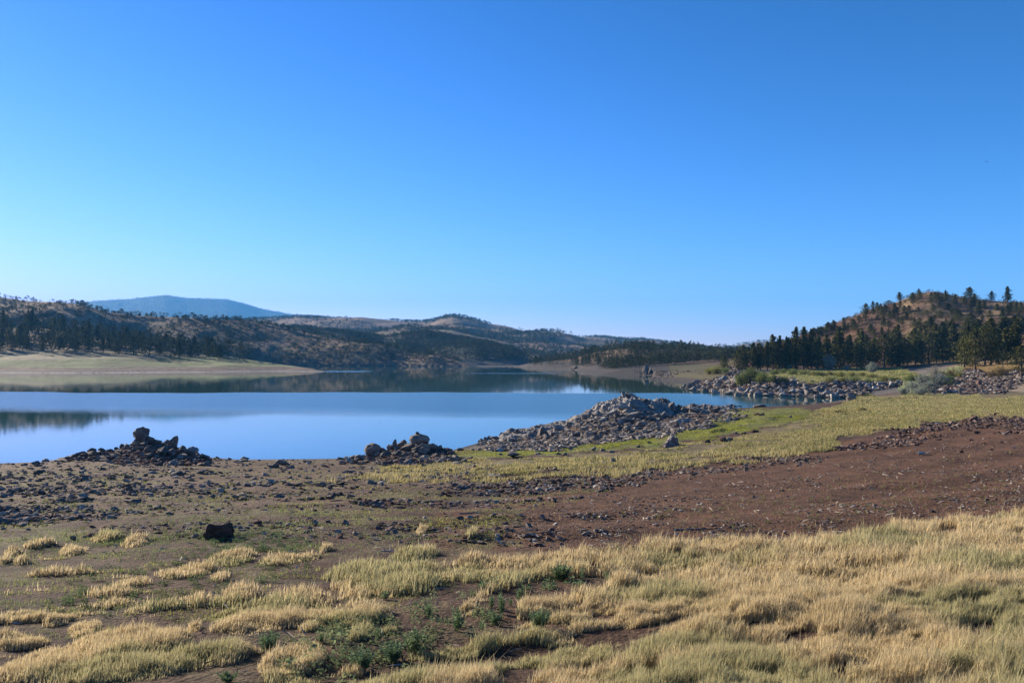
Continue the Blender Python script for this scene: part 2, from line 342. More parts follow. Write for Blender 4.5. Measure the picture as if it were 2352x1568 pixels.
def t_far(X, Y, Z):
    n = fbm(X / 70, Y / 110, 5, 73)
    return layer((.22, .145, .095), X, [(sstep(.42, .56, n) * .8, (.085, .075, .045))])
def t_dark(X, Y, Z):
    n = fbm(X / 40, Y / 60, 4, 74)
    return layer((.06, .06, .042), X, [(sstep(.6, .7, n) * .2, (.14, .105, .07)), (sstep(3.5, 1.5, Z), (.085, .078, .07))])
def t_mtn(X, Y, Z):
    n = fbm(X / 300, Y / 300, 4, 75); return layer((.045, .055, .035), X, [(sstep(.5, .65, n) * .4, (.09, .08, .05))])
patch('far_shore', T_LSH, lsh, t_lsh, M_HILL, 520, 275, 800, 260, 'wooded green and tan shore across the water')
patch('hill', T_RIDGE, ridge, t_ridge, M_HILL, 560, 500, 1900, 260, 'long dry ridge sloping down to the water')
patch('hill', T_DARK, dark, t_dark, M_FARH, 260, 600, 2100, 160, 'dark shaded hill beyond the ridge tip')
patch('hills', T_FAR, farh, t_far, M_FARH, 620, 640, 4200, 240, 'far dry hills dotted with dark junipers')
patch('mountain', T_MTN, mtn, t_mtn, M_MTN, 300, 5000, 9000, 90, 'distant blue mountain with a flat top')

# ------------------------------------------------------------------ water
def water():
    xs = np.linspace(-1600, 700, 24); ys = np.linspace(-400, 2000, 24)
    Xg, Yg = np.meshgrid(xs, ys, indexing='ij'); V = np.stack([Xg, Yg, np.zeros_like(Xg)], -1).reshape(-1, 3)
    i = np.arange(24 * 24).reshape(24, 24); q = np.stack([i[:-1, :-1], i[1:, :-1], i[1:, 1:], i[:-1, 1:]], -1).reshape(-1, 4)
    m, nt, b = newmat('lake water'); L = nt.links.new
    g = N(nt, 'ShaderNodeNewGeometry'); sx = N(nt, 'ShaderNodeSeparateXYZ'); L(g.outputs['Position'], sx.inputs[0])
    # breeze: bands of small ripples lying across the lake
    wob = N(nt, 'ShaderNodeTexNoise', Scale=.018, Detail=4.0); L(g.outputs['Position'], wob.inputs['Vector'])
    wm = N(nt, 'ShaderNodeMath', _operation='MULTIPLY_ADD'); L(wob.outputs['Fac'], wm.inputs[0]); wm.inputs[1].default_value = 44; L(sx.outputs['Y'], wm.inputs[2])
    tx = N(nt, 'ShaderNodeMath', _operation='MULTIPLY_ADD'); L(sx.outputs['X'], tx.inputs[0]); tx.inputs[1].default_value = .10; L(wm.outputs[0], tx.inputs[2])
    def ramp(v, a, b_, lo=0., hi=1.):
        r = N(nt, 'ShaderNodeMapRange'); r.interpolation_type = 'SMOOTHSTEP'; r.inputs[1].default_value = a; r.inputs[2].default_value = b_; r.inputs[3].default_value = lo; r.inputs[4].default_value = hi; L(v, r.inputs[0]); return r.outputs[0]
    def mul(a, c, op='MULTIPLY'):
        n = N(nt, 'ShaderNodeMath', _operation=op); 
        for k, v in enumerate((a, c)):
            if isinstance(v, (int, float)): n.inputs[k].default_value = v
            else: L(v, n.inputs[k])
        return n.outputs[0]
    off = 22
    band = mul(ramp(tx.outputs[0], 76 + off, 98 + off), ramp(tx.outputs[0], 140 + off, 136 + off))
    st = N(nt, 'ShaderNodeTexNoise', Scale=1.0, Detail=3.0); mp = N(nt, 'ShaderNodeMapping'); mp.inputs['Scale'].default_value = (.012, .05, 1); L(g.outputs['Position'], mp.inputs[0]); L(mp.outputs[0], st.inputs['Vector'])
    streak = mul(ramp(sx.outputs['Y'], 330, 345), mul(ramp(sx.outputs['Y'], 366, 352), mul(ramp(sx.outputs['X'], -84, -78), ramp(sx.outputs['X'], -56, -64))))
    streak2 = mul(ramp(sx.outputs['Y'], 300, 303), mul(ramp(sx.outputs['Y'], 312, 308), mul(ramp(sx.outputs['X'], -22, -14), ramp(sx.outputs['X'], 22, 14))))
    band = mul(band, ramp(sx.outputs['X'], 40, 22)); k = mul(mul(band, streak, 'MAXIMUM'), mul(streak2, .5), 'MAXIMUM')
    rough = mul(mul(k, .20), .03, 'ADD')
    L(rough, b.inputs['Roughness'])
    b.inputs['Base Color'].default_value = (.018, .065, .055, 1); b.inputs['IOR'].default_value = 1.333; b.inputs['Specular IOR Level'].default_value = .5
    b.inputs['Specular IOR Level'].default_value = .9
    rp = N(nt, 'ShaderNodeTexNoise', Scale=1.0, Detail=4.0, Roughness=.6); m2 = N(nt, 'ShaderNodeMapping'); m2.inputs['Scale'].default_value = (.9, 2.6, 1); L(g.outputs['Position'], m2.inputs[0]); L(m2.outputs[0], rp.inputs['Vector'])
    bs = mul(mul(k, .5), .022, 'ADD')
    bp = N(nt, 'ShaderNodeBump', Distance=.05); L(bs, bp.inputs['Strength']); L(rp.outputs['Fac'], bp.inputs['Height']); L(bp.outputs[0], b.inputs['Normal'])
    o = mesh_np('lake', V, [q], m, True); tag(o, 'calm blue reservoir water mirroring sky and hills', kind='structure')
water()

# ------------------------------------------------------------------ rocks
def hull_rock(seed, n=18, flat=1.0, bev=.05, sub=False):
    r = random.Random(seed); bm = bmesh.new()
    for i in range(n):
        v = Vector((r.gauss(0, 1), r.gauss(0, 1), r.gauss(0, 1))).normalized() * (.5 * r.uniform(.82, 1.05))
        bm.verts.new((v.x, v.y, v.z * flat))
    res = bmesh.ops.convex_hull(bm, input=bm.verts)
    bmesh.ops.delete(bm, geom=[e for e in res['geom_interior'] if isinstance(e, bmesh.types.BMVert)], context='VERTS')
    if bev: bmesh.ops.bevel(bm, geom=list(bm.edges), offset=bev, segments=1, affect='EDGES', clamp_overlap=True)
    bmesh.ops.triangulate(bm, faces=bm.faces)
    if sub:
        bmesh.ops.subdivide_edges(bm, edges=bm.edges, cuts=2, use_grid_fill=True)
        bmesh.ops.triangulate(bm, faces=bm.faces)
        for v in bm.verts:
            x = np.array([v.co.x, v.co.y, v.co.z])
            d = float(fbm(np.array([x[0] * 5 + seed]), np.array([x[1] * 5 + x[2] * 3.7]), 3, seed)[0]) - .5
            v.co += v.co.normalized() * d * .14
    c = [max(abs(v.co[k]) for v in bm.verts) for k in range(3)]
    for v in bm.verts: v.co = Vector((v.co.x / c[0] * .5, v.co.y / c[1] * .5, v.co.z / c[2] * .5))
    return bm
def round_rock(seed):
    bm = bmesh.new(); bmesh.ops.create_icosphere(bm, subdivisions=4, radius=.5)
    for v in bm.verts:
        x = v.co; d = float(fbm(np.array([x.x * 2.3 + seed + x.z]), np.array([x.y * 2.3 + x.z * 2.1]), 3, seed)[0]) - .5
        e = float(fbm(np.array([x.x * 9 + seed + x.z * 5]), np.array([x.y * 9 + x.z * 7]), 3, seed + 3)[0]) - .5
        v.co += x.normalized() * (d * .42 + e * .06)
    c = [max(abs(v.co[k]) for v in bm.verts) for k in range(3)]
    for v in bm.verts: v.co = Vector((v.co.x / c[0] * .5, v.co.y / c[1] * .5, v.co.z / c[2] * .5))
    return bm
def bm_mesh(bm, name, mat, smooth=False):
    me = bpy.data.meshes.new(name); bm.to_mesh(me); bm.free(); me.materials.append(mat)
    if smooth: me.polygons.foreach_set('use_smooth', [True] * len(me.polygons))
    return me
def protos(mat, tagname):
    d = {'a': [bm_mesh(hull_rock(s, 9 + s, 1, .022, True), 'rock', mat) for s in range(1, 9)],
         'r': [bm_mesh(round_rock(s), 'boulder', mat, True) for s in range(11, 15)],
         't': [bm_mesh(hull_rock(s, 12, 1, .03, True), 'rock', mat) for s in range(31, 34)]}
    return d
PR = {'g': protos(M_ROCKG, 'g'), 'b': protos(M_ROCKB, 'b'), 'l': protos(M_ROCKL, 'l'), 'r': protos(M_ROCKR, 'r')}
ROCKS = []       # px, py, w, h, object, zone
def rock(px, py, w, h, shape='a', col='g', zone='', ycap=None, label=None, tilt=0, yfix=None):
    """a stone seen at column px, row py (its middle), w x h pixels across"""
    Y = yfix or hit(px, min(py + h * .42, 1560), ground_fast)
    if Y is None or (ycap and Y > ycap): Y = ycap or 60
    X = (px - PX0) / F * Y; z = ZC - Y * (py - HY) / F
    s = w / F * Y; hh = h / F * Y
    dep = (s * .55 + hh * .55) * random.uniform(.8, 1.15)
    big = 'boulder' if shape == 'r' or max(w, h) > 28 else 'rock'
    o = bpy.data.objects.new(big, random.choice(PR[col][shape])); C.objects.link(o)
    o.location = (X, Y, z - hh * .06)
    flip = random.choice((0, PI))
    o.rotation_euler = (random.uniform(-.2, .2), math.radians(tilt) + random.uniform(-.12, .12), flip + random.uniform(-.3, .3))
    o.scale = (s * 1.12, dep, hh * 1.24)
    ROCKS.append([px, py, w, h, o, zone, shape, col, label]); return o
def ground_fast(X, Y): return ground_z(X, Y, False)
def cy1(px): return float(np.interp(px, M_OUT[0], M_OUT[2]))
# left pile (pixel offsets measured in an enlarged view)
def P1(x, y): return 229.7 + x * .1465, 947.5 + y * .1465
for x, y, w, h, sh, co, ti in [(660,325,250,200,'a','b',0),(800,425,150,115,'r','b',0),(910,455,125,90,'a','b',0),(1175,460,115,170,'t','b',3),(1035,465,62,100,'t','g',14),(1085,470,50,80,'t','g',-8),
 (1450,585,205,112,'r','g',6),(1290,575,125,100,'a','b',25),(780,580,170,130,'a','b',0),(985,590,150,150,'a','b',0),(1110,610,140,140,'a','b',0),(1290,660,160,110,'a','b',0),(345,525,75,75,'a','b',20),
 (425,520,85,80,'t','l',30),(600,460,150,110,'a','g',0),(510,485,90,70,'a','l',25),(690,490,120,80,'a','b',0),(250,560,75,45,'a','b',0),(45,605,95,85,'a','b',0),(165,595,95,55,'a','b',0),(765,655,130,66,'a','b',0),(600,545,190,80,'a','b',0),
 (1250,695,110,60,'a','g',0),(1640,685,150,90,'a','b',0),(1710,725,85,55,'r','b',0),(1140,785,155,105,'r','g',0),(1275,808,92,62,'r','b',0),(900,745,85,55,'a','b',0),(1500,690,130,80,'a','b',0),
 (650,748,80,34,'a','g',0),(1670,790,165,62,'a','b',0),(1200,955,205,92,'r','b',0),(60,872,105,62,'a','b',0),(1850,838,135,44,'a','b',0),(2255,745,125,80,'a','b',0),(2040,722,66,36,'a','b',0),(410,555,120,70,'a','b',0),(480,620,110,50,'a','b',0)]:
    px, py = P1(x, y); rock(px, py, w * .1465, h * .1465, sh, co, 'left pile', 46.4, tilt=ti)
def P5(x, y): return x * .4638, 918.8 + y * .4638
for x, y, w, h, sh, co in [(175,312,40,25,'a','b'),(225,300,36,24,'r','g'),(190,358,42,26,'a','b'),(50,316,34,14,'a','b'),(120,320,36,14,'a','b'),(285,300,36,14,'a','b'),(345,283,50,18,'a','b'),(400,265,50,24,'a','b'),(455,250,44,26,'a','b'),(500,246,30,20,'a','b'),
 (1397,306,62,30,'r','b'),(1440,333,52,22,'a','g'),(1522,300,48,18,'a','b'),(1350,322,52,24,'a','b'),(1215,290,40,20,'a','b'),(1180,308,50,16,'a','b'),
 (775,526,46,24,'a','b'),(1635,476,52,22,'a','b'),(1790,516,34,32,'a','b'),(1857,516,60,32,'a','b'),(1905,497,34,16,'a','b'),(1710,610,34,38,'a','b'),(1560,609,34,32,'a','g'),(1465,608,48,18,'a','b'),(1525,606,30,14,'a','b'),(362,681,26,22,'a','b'),(816,618,30,20,'a','b'),
 (780,628,60,14,'a','b'),(105,616,42,18,'a','b'),(140,640,24,14,'a','b'),(715,632,26,10,'a','b'),(1385,477,50,22,'a','b'),(1165,478,40,18,'a','b'),(660,497,100,16,'a','b'),(440,545,60,20,'a','b'),(30,556,40,16,'a','b'),(510,338,34,14,'a','g'),(440,386,36,18,'a','g'),(410,350,34,14,'a','g'),(370,384,36,16,'a','g'),(740,460,40,14,'a','g'),(1345,700,0,0,'a','b')]:
    if w: px, py = P5(x, y); rock(px, py, w * .4638, h * .4638, sh, co, 'stony bank' if y < 400 else 'brown flat', 48)
def P2(x, y): return 775.2 + x * .1587, 947.5 + y * .1587
for x, y, w, h, sh, co, ti in [(505,530,240,185,'r','b',0),(630,545,110,90,'r','b',20),(1175,378,290,150,'r','b',4),(1150,287,66,26,'a','l',0),(1030,495,230,120,'a','b',0),(1270,480,240,130,'a','b',0),(1160,530,200,120,'r','b',0),(1240,540,190,110,'a','b',0),
 (1380,500,112,110,'a','b',0),(1475,512,84,88,'a','b',0),(838,465,76,145,'t','b',10),(775,500,100,100,'t','b',30),(960,425,90,72,'a','b',0),(905,455,95,70,'a','b',0),(830,515,74,54,'a','g',20),(910,548,70,45,'a','l',0),
 (590,592,150,80,'a','b',0),(700,605,160,100,'a','b',0),(850,595,130,90,'a','b',0),(960,605,100,70,'a','b',0),(330,645,150,90,'r','b',0),(220,645,110,68,'a','b',0),(150,672,120,46,'a','g',-15),(122,642,55,55,'t','b',0),(40,668,95,55,'a','b',0),
 (1545,527,64,44,'r','b',0),(1620,532,84,34,'a','b',0),(1780,533,105,44,'r','b',0),(1955,538,54,34,'r','b',0),(2045,537,84,50,'r','b',0),(1540,592,84,34,'a','b',0),(1685,672,225,92,'a','b',0),(1460,707,95,55,'a','b',0),
 (1925,652,115,46,'a','b',0),(1800,652,90,34,'a','b',0),(932,752,125,60,'a','l',0),(850,697,92,48,'a','g',0),(1130,682,95,40,'a','g',0),(682,747,84,54,'a','b',0),(60,717,84,40,'a','l',0),(1885,872,84,64,'a','b',0),(220,852,90,38,'a','g',0),(310,962,95,52,'a','b',0),(1230,985,95,34,'a','g',0),(1060,600,90,50,'a','b',0),(460,640,90,60,'a','b',0)]:
    px, py = P2(x, y); rock(px, py, w * .1587, h * .1587, sh, co, 'middle pile' if y < 640 else 'grassy bank', 48.6 if px < 1020 else 51, tilt=ti)
def P3(x, y): return 1091 + x * .2563, 890 + y * .2563
OUTC = [(1335,85,55,105,'t','g',-8),(1372,82,50,80,'t','b',12),(1410,95,60,66,'t','b',-15),(1305,108,44,66,'t','g',-20),(1445,98,60,56,'a','b',20),(1275,135,78,60,'a','g',0),(1205,165,95,70,'a','g',-12),(1330,180,110,100,'a','g',0),(1500,140,95,84,'a','b',0),
 (1420,160,130,95,'a','g',0),(1160,200,84,90,'a','l',-20),(1030,212,84,70,'a','l',-10),(1000,245,95,70,'a','l',0),(1090,232,95,76,'a','g',0),(1240,222,95,70,'a','g',0),(1480,195,80,60,'a','g',0),(1640,135,135,70,'a','b',-8),(1690,128,64,52,'a','b',0),(1590,185,100,70,'a','b',0),
 (1766,172,66,100,'r','b',22),(1718,240,78,52,'r','g',0),(1840,172,66,46,'a','b',0),(1960,158,54,38,'a','b',0),(2010,168,54,36,'a','b',0),(2052,163,34,36,'a','b',0),(2110,187,42,64,'r','b',8),(2160,197,98,66,'a','b',0),(1890,195,90,50,'a','b',0),(1960,210,140,44,'a','b',0),
 (2235,215,90,36,'a','b',0),(2325,165,46,24,'a','b',0),(2250,167,66,24,'a','b',0),(2060,225,110,46,'a','b',0),(1430,242,140,66,'a','g',0),(1370,292,140,56,'a','g',0),(1262,292,66,46,'a','b',0),(1490,326,95,50,'r','b',0),(1790,340,66,40,'a','b',0),(858,336,86,54,'a','b',0),(930,292,66,46,'a','g',0),
 (990,272,66,54,'a','l',0),(740,367,110,60,'a','l',0),(700,412,55,40,'a','l',0),(600,395,90,84,'t','l',25),(560,366,110,60,'a','g',0),(470,420,84,96,'t','l',20),(520,410,60,80,'t','b',15),(640,442,66,44,'a','l',0),(900,412,86,56,'a','l',-15),(1028,420,60,72,'t','l',15),(1250,372,160,54,'a','b',0),
 (1200,332,95,56,'a','b',0),(1080,452,86,46,'a','b',0),(1390,385,95,46,'a','b',0),(980,362,66,46,'a','g',0),(1115,360,60,50,'t','b',0),(1310,310,60,50,'t','g',10),(330,400,66,60,'a','g',0),(290,425,80,56,'a','b',0),(380,405,74,60,'a','b',0),(430,396,60,50,'a','b',0),(330,467,90,48,'a','g',0),(180,446,54,58,'t','b',0),
 (150,444,44,52,'t','g',15),(125,458,44,46,'a','b',0),(95,463,36,42,'a','b',0),(60,470,44,36,'a','b',0),(240,424,46,46,'a','g',0),(1850,300,200,50,'a','g',0),(1560,270,60,40,'a','b',0),(1640,335,50,40,'a','g',0),(830,460,46,46,'t','l',20),(1150,285,80,50,'a','g',0),(1520,400,60,30,'a','l',0),(1440,350,40,30,'a','l',0),(2350,205,70,22,'a','b',0),(510,440,70,44,'a','l',0),(1180,250,70,50,'a','l',0),(1370,215,90,60,'a','l',0)]
for x, y, w, h, sh, co, ti in OUTC:
    px, py = P3(x, y); rock(px, py, w * .2563, h * .2563, sh, co, 'spit', cy1(px), tilt=ti)
for x, y, w, h, sh, co in [(350,600,122,62,'a','b'),(1145,562,52,38,'r','b'),(1225,575,52,22,'a','g'),(750,598,52,32,'a','b'),(805,600,50,36,'a','b'),(1460,528,42,28,'r','b'),(1500,526,42,22,'a','b'),(2080,482,66,38,'a','r'),(2220,450,64,48,'a','r'),(2275,462,54,34,'a','l'),(1565,493,54,24,'a','b'),
 (860,541,54,22,'a','g'),(1060,546,44,32,'a','l'),(1235,646,54,34,'a','l'),(35,554,54,32,'r','b'),(230,598,36,24,'a','b'),(570,592,60,24,'a','g'),(500,640,40,26,'a','b'),(2330,404,44,16,'a','b')]:
    px, py = P3(x, y); rock(px, py, w * .2563, h * .2563, sh, co, 'meadow edge')
def P4(x, y): return 2067 + x * .1211, 918.7 + y * .1211
for x, y, w, h, sh, co in [(1405,342,165,120,'a','r'),(985,412,84,76,'a','r'),(455,776,125,52,'a','r'),(735,742,115,42,'a','r'),(766,666,54,66,'a','r'),(1290,560,105,44,'a','r'),(1460,602,115,54,'a','r'),(1350,752,140,40,'a','r'),(1170,968,84,56,'a','r'),(1925,802,76,44,'a','r'),
 (1595,816,76,38,'a','r'),(135,556,66,46,'a','r'),(650,630,46,36,'a','r'),(400,500,70,30,'a','r'),(185,510,50,50,'a','r'),(860,425,70,30,'a','r'),(230,775,60,30,'a','r'),(1725,345,80,50,'a','r'),(1740,930,70,28,'a','r'),(580,2090,150,70,'a','r'),(2100,430,60,30,'a','r'),(1000,700,60,24,'a','r'),(1490,370,60,30,'a','r')]:
    px, py = P4(x, y); rock(px, py, w * .1211, h * .1211, sh, co, 'red flat')
for px, py, w, h in [(1734,989,17,7),(1709,995,12,6),(1690,994,10,5),(1750,953,15,8),(1815,957,15,6),(1738,950,14,7),(1662,1009,16,11),(1679,1008,11,9),(1625,1014,16,9)]:
    rock(px, py, w, h, 'a', random.choice('brr'), 'meadow edge')
# riprap point: individual large blocks in rows, then the rest as rubble
JW = ([1571,1600,1640,1687,1740,1800,1857,1905,1955], [891,896,901,906,908,910,911,912,915]); JT = ([1571,1600,1640,1700,1789,1880,1955,2075], [888,876,868,868,872,876,880,882])
k = 0
for row in range(5):
    px = 1574 + row * 6
    while px < 2070:
        w = random.uniform(11, 19) * (1.0 if row else 1.15)
        yw = np.interp(px, *JW) if px < 1955 else np.interp(px, [1955, 2075], [893, 890]); yt = np.interp(px, *JT)
        if px < 1960 or row > 1:
            t = row / 4.6; py = yw - 3 - (yw - yt) * t + random.uniform(-1.5, 1.5)
            if not (1690 < px < 1780 and row in (1, 2) and random.random() < .6):
                rock(px, py, w, w * random.uniform(.55, .85), 'a', random.choice('gglb'), 'riprap', 175, tilt=random.uniform(-20, 20)); k += 1
        px += w * random.uniform(1.2, 2.6)
def P6(x, y): return 1550.4 + x * .3408, 602.9 + y * .3408
for x, y, w, h, sh, co in [(885,875,26,36,'a','l'),(955,897,40,22,'a','l'),(1060,897,36,26,'a','l'),(1100,900,36,20,'a','l'),(1125,895,26,22,'a','l'),(1178,910,26,10,'a','l'),(700,885,30,30,'a','b'),(515,868,24,36,'a','l'),(1190,820,60,16,'a','b'),(575,965,90,20,'r','b'),(370,962,40,20,'a','b'),(125,960,40,26,'a','b'),(430,967,50,14,'a','b'),(495,968,20,12,'a','b')]:
    px, py = P6(x, y); rock(px, py, w * .3408, h * .3408, sh, co, 'inlet' if y < 930 else 'inlet edge', 130 if y < 930 else 101)
def P7(x, y): return 1950 + x * .1831, 631.6 + y * .1831
for x, y, w, h, sh, co in [(1628,1355,70,70,'a','r'),(1560,1400,60,45,'a','r'),(1440,1400,60,45,'a','r'),(1270,1455,70,60,'a','b'),(1190,1470,60,50,'a','g'),(1330,1460,80,50,'a','g'),(1880,1305,46,36,'a','r'),(1690,1370,50,36,'a','r'),(1235,1320,40,60,'a','r'),(965,1440,36,30,'a','r'),(1100,1385,50,40,'a','r'),(1060,1480,40,20,'a','g'),(1180,1500,60,14,'a','g'),(1950,1480,40,30,'a','r'),
 (650,1370,70,40,'a','b'),(450,1365,46,46,'a','b'),(380,1355,40,40,'a','b'),(240,1350,50,40,'a','b'),(300,1360,40,40,'a','g'),(560,1395,40,26,'a','g'),(170,1425,46,26,'a','g'),(430,1415,36,24,'a','l'),(90,1380,40,26,'a','g'),(20,1420,40,30,'a','l'),(300,1420,40,26,'a','l')]:
    px, py = P7(x, y); rock(px, py, w * .1831, h * .1831, sh, co, 'talus' if x > 900 else 'inlet', 160)

# labels that single each rock out: landmark, row and order within it
ORD = ['first','second','third','fourth','fifth','sixth','seventh','eighth','ninth','tenth','eleventh','twelfth','thirteenth','fourteenth','fifteenth','sixteenth','seventeenth','eighteenth','nineteenth','twentieth']
SECT = {'left pile': [(0, 300, 'seaward slope of the boulder-topped pile'), (300, 345, 'mound under the balanced boulder'), (345, 420, 'pile beside the upright stone'), (420, 3000, 'tail of the boulder-topped pile')],
 'stony bank': [(0, 170, 'bank at the far left'), (170, 480, 'bank before the first pile'), (480, 3000, 'bank between the two piles')],
 'brown flat': [(0, 330, 'flat left of the black stump'), (330, 640, 'flat behind the black stump'), (640, 3000, 'flat right of the black stump')],
 'middle pile': [(0, 880, 'outer end of the dome-boulder pile'), (880, 960, 'left flank of the dome-boulder pile'), (960, 1030, 'heap under the dome boulder'), (1030, 3000, 'beach after the dome-boulder pile')],
 'grassy bank': [(0, 900, 'grass below the middle pile'), (900, 3000, 'grass right of the middle pile')],
 'spit': [(0, 1180, 'low tip of the spit'), (1180, 1260, 'tan slabs of the spit'), (1260, 1340, 'slope left of the peak'), (1340, 1400, 'shoulder left of the peak'), (1400, 1480, 'rocky peak of the spit'), (1480, 1560, 'saddle right of the peak'), (1560, 3000, 'dark ledges of the spit')],
 'meadow edge': [(0, 1400, 'green verge under the spit'), (1400, 1660, 'meadow around the root mass'), (1660, 3000, 'meadow above the red soil')],
 'red flat': [(0, 2130, 'stones left of the brown boulder'), (2130, 2220, 'stones near the brown boulder'), (2220, 3000, 'stones right of the brown boulder')],
 'riprap': [(0, 1640, 'tip of the riprap point'), (1640, 1710, 'riprap before the big willow'), (1710, 1790, 'riprap below the big willow'), (1790, 1870, 'riprap below the sandy patch'), (1870, 1960, 'riprap at the inlet mouth'), (1960, 3000, 'riprap above the mud inlet')],
 'inlet': [(0, 1930, 'water edge near the upright block'), (1930, 2010, 'stones around the mud inlet'), (2010, 3000, 'head of the mud inlet')],
 'inlet edge': [(0, 3000, 'near shore of the inlet')], 'talus': [(0, 2180, 'talus beside the sagebrush'), (2180, 3000, 'talus under the brown bush')]}
COLN = {'g': 'grey', 'b': 'dark brown', 'l': 'pale tan', 'r': 'reddish'}
cells = {}
for r in ROCKS:
    sec = next(t for a, b, t in SECT[r[5]] if a <= r[0] < b); cells.setdefault((r[5], sec), []).append(r)
for (zone, sec), lst in cells.items():
    ys = sorted(r[1] for r in lst); nb = 1 if len(lst) <= 8 else (2 if len(lst) <= 16 else 3)
    for r in lst:
        q = ys.index(r[1]) / len(ys); r.append(int(q * nb))
    for bnd in range(nb):
        sub = sorted([r for r in lst if r[-1] == bnd], key=lambda r: r[0]); rn = {1: '', 2: ('upper row, ', 'lower row, '), 3: ('upper row, ', 'middle row, ', 'lower row, ')}[nb]
        for i, r in enumerate(sub):
            kind = 'boulder' if r[4].name.startswith('boulder') else 'rock'
            o = ORD[i] if len(sub) > 1 else 'only'
            tag(r[4], r[8] or f"{COLN[r[7]]} {kind}, {rn[bnd] if nb > 1 else ''}{o} from the left, {sec}", kind, 'rocks of the ' + zone)
BIGL = {}
def relabel(px, py, label):
    r = min(ROCKS, key=lambda r: (r[0] - px) ** 2 + (r[1] - py) ** 2); r[4]['label'] = label
relabel(326, 995, 'big squarish boulder balanced on top of the stone pile at the waterside')
relabel(402, 1015, 'upright rounded dark stone standing beside the balanced boulder')
relabel(442, 1033, 'smooth lens-shaped grey boulder at the end of the stone pile')
relabel(855, 1031, 'round dark boulder alone at the water edge beside the middle pile')
relabel(962, 1005, 'large dome-shaped boulder crowning the middle pile')
relabel(1043, 1054, 'wide low black boulder in grass just beyond the middle pile')
relabel(1433, 912, 'tallest jagged slab at the summit of the rocky spit')
relabel(1543, 934, 'smooth leaning boulder propped up on the rocky spit')
relabel(1180, 1043, 'squat dark square boulder on the green verge below the spit')
relabel(2237, 960, 'large brown boulder at the meadow edge with a trailing shadow')
relabel(1852, 901, 'upright pointed tan block standing in the water at the inlet mouth')

# ------------------------------------------------------------------ loose stones: too many to count
def proto_arr(seed, n=10):
    bm = hull_rock(seed, n, 1, 0); V = np.array([v.co[:] for v in bm.verts]); bm.faces.ensure_lookup_table()
    Fc = np.array([[v.index for v in f.verts] for f in bm.faces]); bm.free(); return V, Fc
SP = [proto_arr(100 + i) for i in range(8)]
def rotz(a): c, s = np.cos(a), np.sin(a); return c, s
def scatter_mesh(name, pos, size, protos_, mat, cols, squash=(.2, .62), colvar=.3, label=None):
    Vs, Fs, Cs = [], [], []; off = 0; n = len(pos); ch = RNG.integers(0, len(protos_), n)
    for k_, (V, Fc) in enumerate(protos_):
        idx = np.nonzero(ch == k_)[0]
        if len(idx) == 0: continue
        m = len(idx); a = RNG.uniform(0, 2 * PI, m); b_ = RNG.normal(0, .25, m)
        sx = size[idx] * RNG.uniform(.8, 1.3, m); sy = size[idx] * RNG.uniform(.7, 1.1, m); sz = size[idx] * RNG.uniform(*squash, m)
        x = V[None, :, 0] * sx[:, None]; y = V[None, :, 1] * sy[:, None]; z = V[None, :, 2] * sz[:, None]
        x, z = x * np.cos(b_)[:, None] - z * np.sin(b_)[:, None], x * np.sin(b_)[:, None] + z * np.cos(b_)[:, None]
        X = x * np.cos(a)[:, None] - y * np.sin(a)[:, None]; Yv = x * np.sin(a)[:, None] + y * np.cos(a)[:, None]
        P = np.stack([X + pos[idx, 0, None], Yv + pos[idx, 1, None], z + pos[idx, 2, None] + (sz * .18)[:, None]], -1)
        Vs.append(P.reshape(-1, 3)); Fs.append((Fc[None] + (np.arange(m) * len(V))[:, None, None] + off).reshape(-1, 3)); off += m * len(V)
        cc = cols[idx] * RNG.uniform(1 - colvar, 1 + colvar, m)[:, None]
        Cs.append(np.repeat(cc, len(V), 0))
    return np.concatenate(Vs), np.concatenate(Fs), np.concatenate(Cs)
def sample_px(n, poly, smin, smax, power=2.2, jit=0):
    """n ground points spread evenly over a polygon given by columns and rows"""
    xs = [p[0] for p in poly]; ys = [p[1] for p in poly]; out = []
    px = RNG.uniform(min(xs), max(xs), n * 4); py = RNG.uniform(min(ys), max(ys), n * 4)
    m = inpoly(px + 110 * (fbm(px / 70, py / 16, 4, 301) - .5), py + 34 * (fbm(px / 60, py / 14, 4, 302) - .5), poly); px, py = px[m][:n], py[m][:n]
    return px, py
# depth lookup over the frame, so that thousands of columns/rows can be turned into ground points
_gpx = np.arange(-60, 2420, 8.0); _gpy = np.arange(842, 1600, 3.0)
_DEP = np.full((len(_gpy), len(_gpx)), np.nan)
_Yc = np.geomspace(3.2, 420, 1400)
for j, pxx in enumerate(_gpx):
    zz = ground_z((pxx - PX0) / F * _Yc, _Yc)
    row = HY + F * (ZC - zz) / _Yc              # row at which each distance shows
    mn = np.minimum.accumulate(row)
    # first distance whose row reaches py
    idx = np.searchsorted(-mn, -_gpy)
    ok = idx < len(_Yc); _DEP[ok, j] = _Yc[idx[ok]]
def depth(px, py):
    i = np.clip(((py - 842) / 3), 0, len(_gpy) - 1.001); j = np.clip((px + 60) / 8, 0, len(_gpx) - 1.001)
    i0 = i.astype(int); j0 = j.astype(int); fi = i - i0; fj = j - j0
    a = _DEP[i0, j0] * (1 - fj) + _DEP[i0, j0 + 1] * fj; b_ = _DEP[i0 + 1, j0] * (1 - fj) + _DEP[i0 + 1, j0 + 1] * fj
    return a * (1 - fi) + b_ * fi
stone_P, stone_S, stone_C = [], [], []
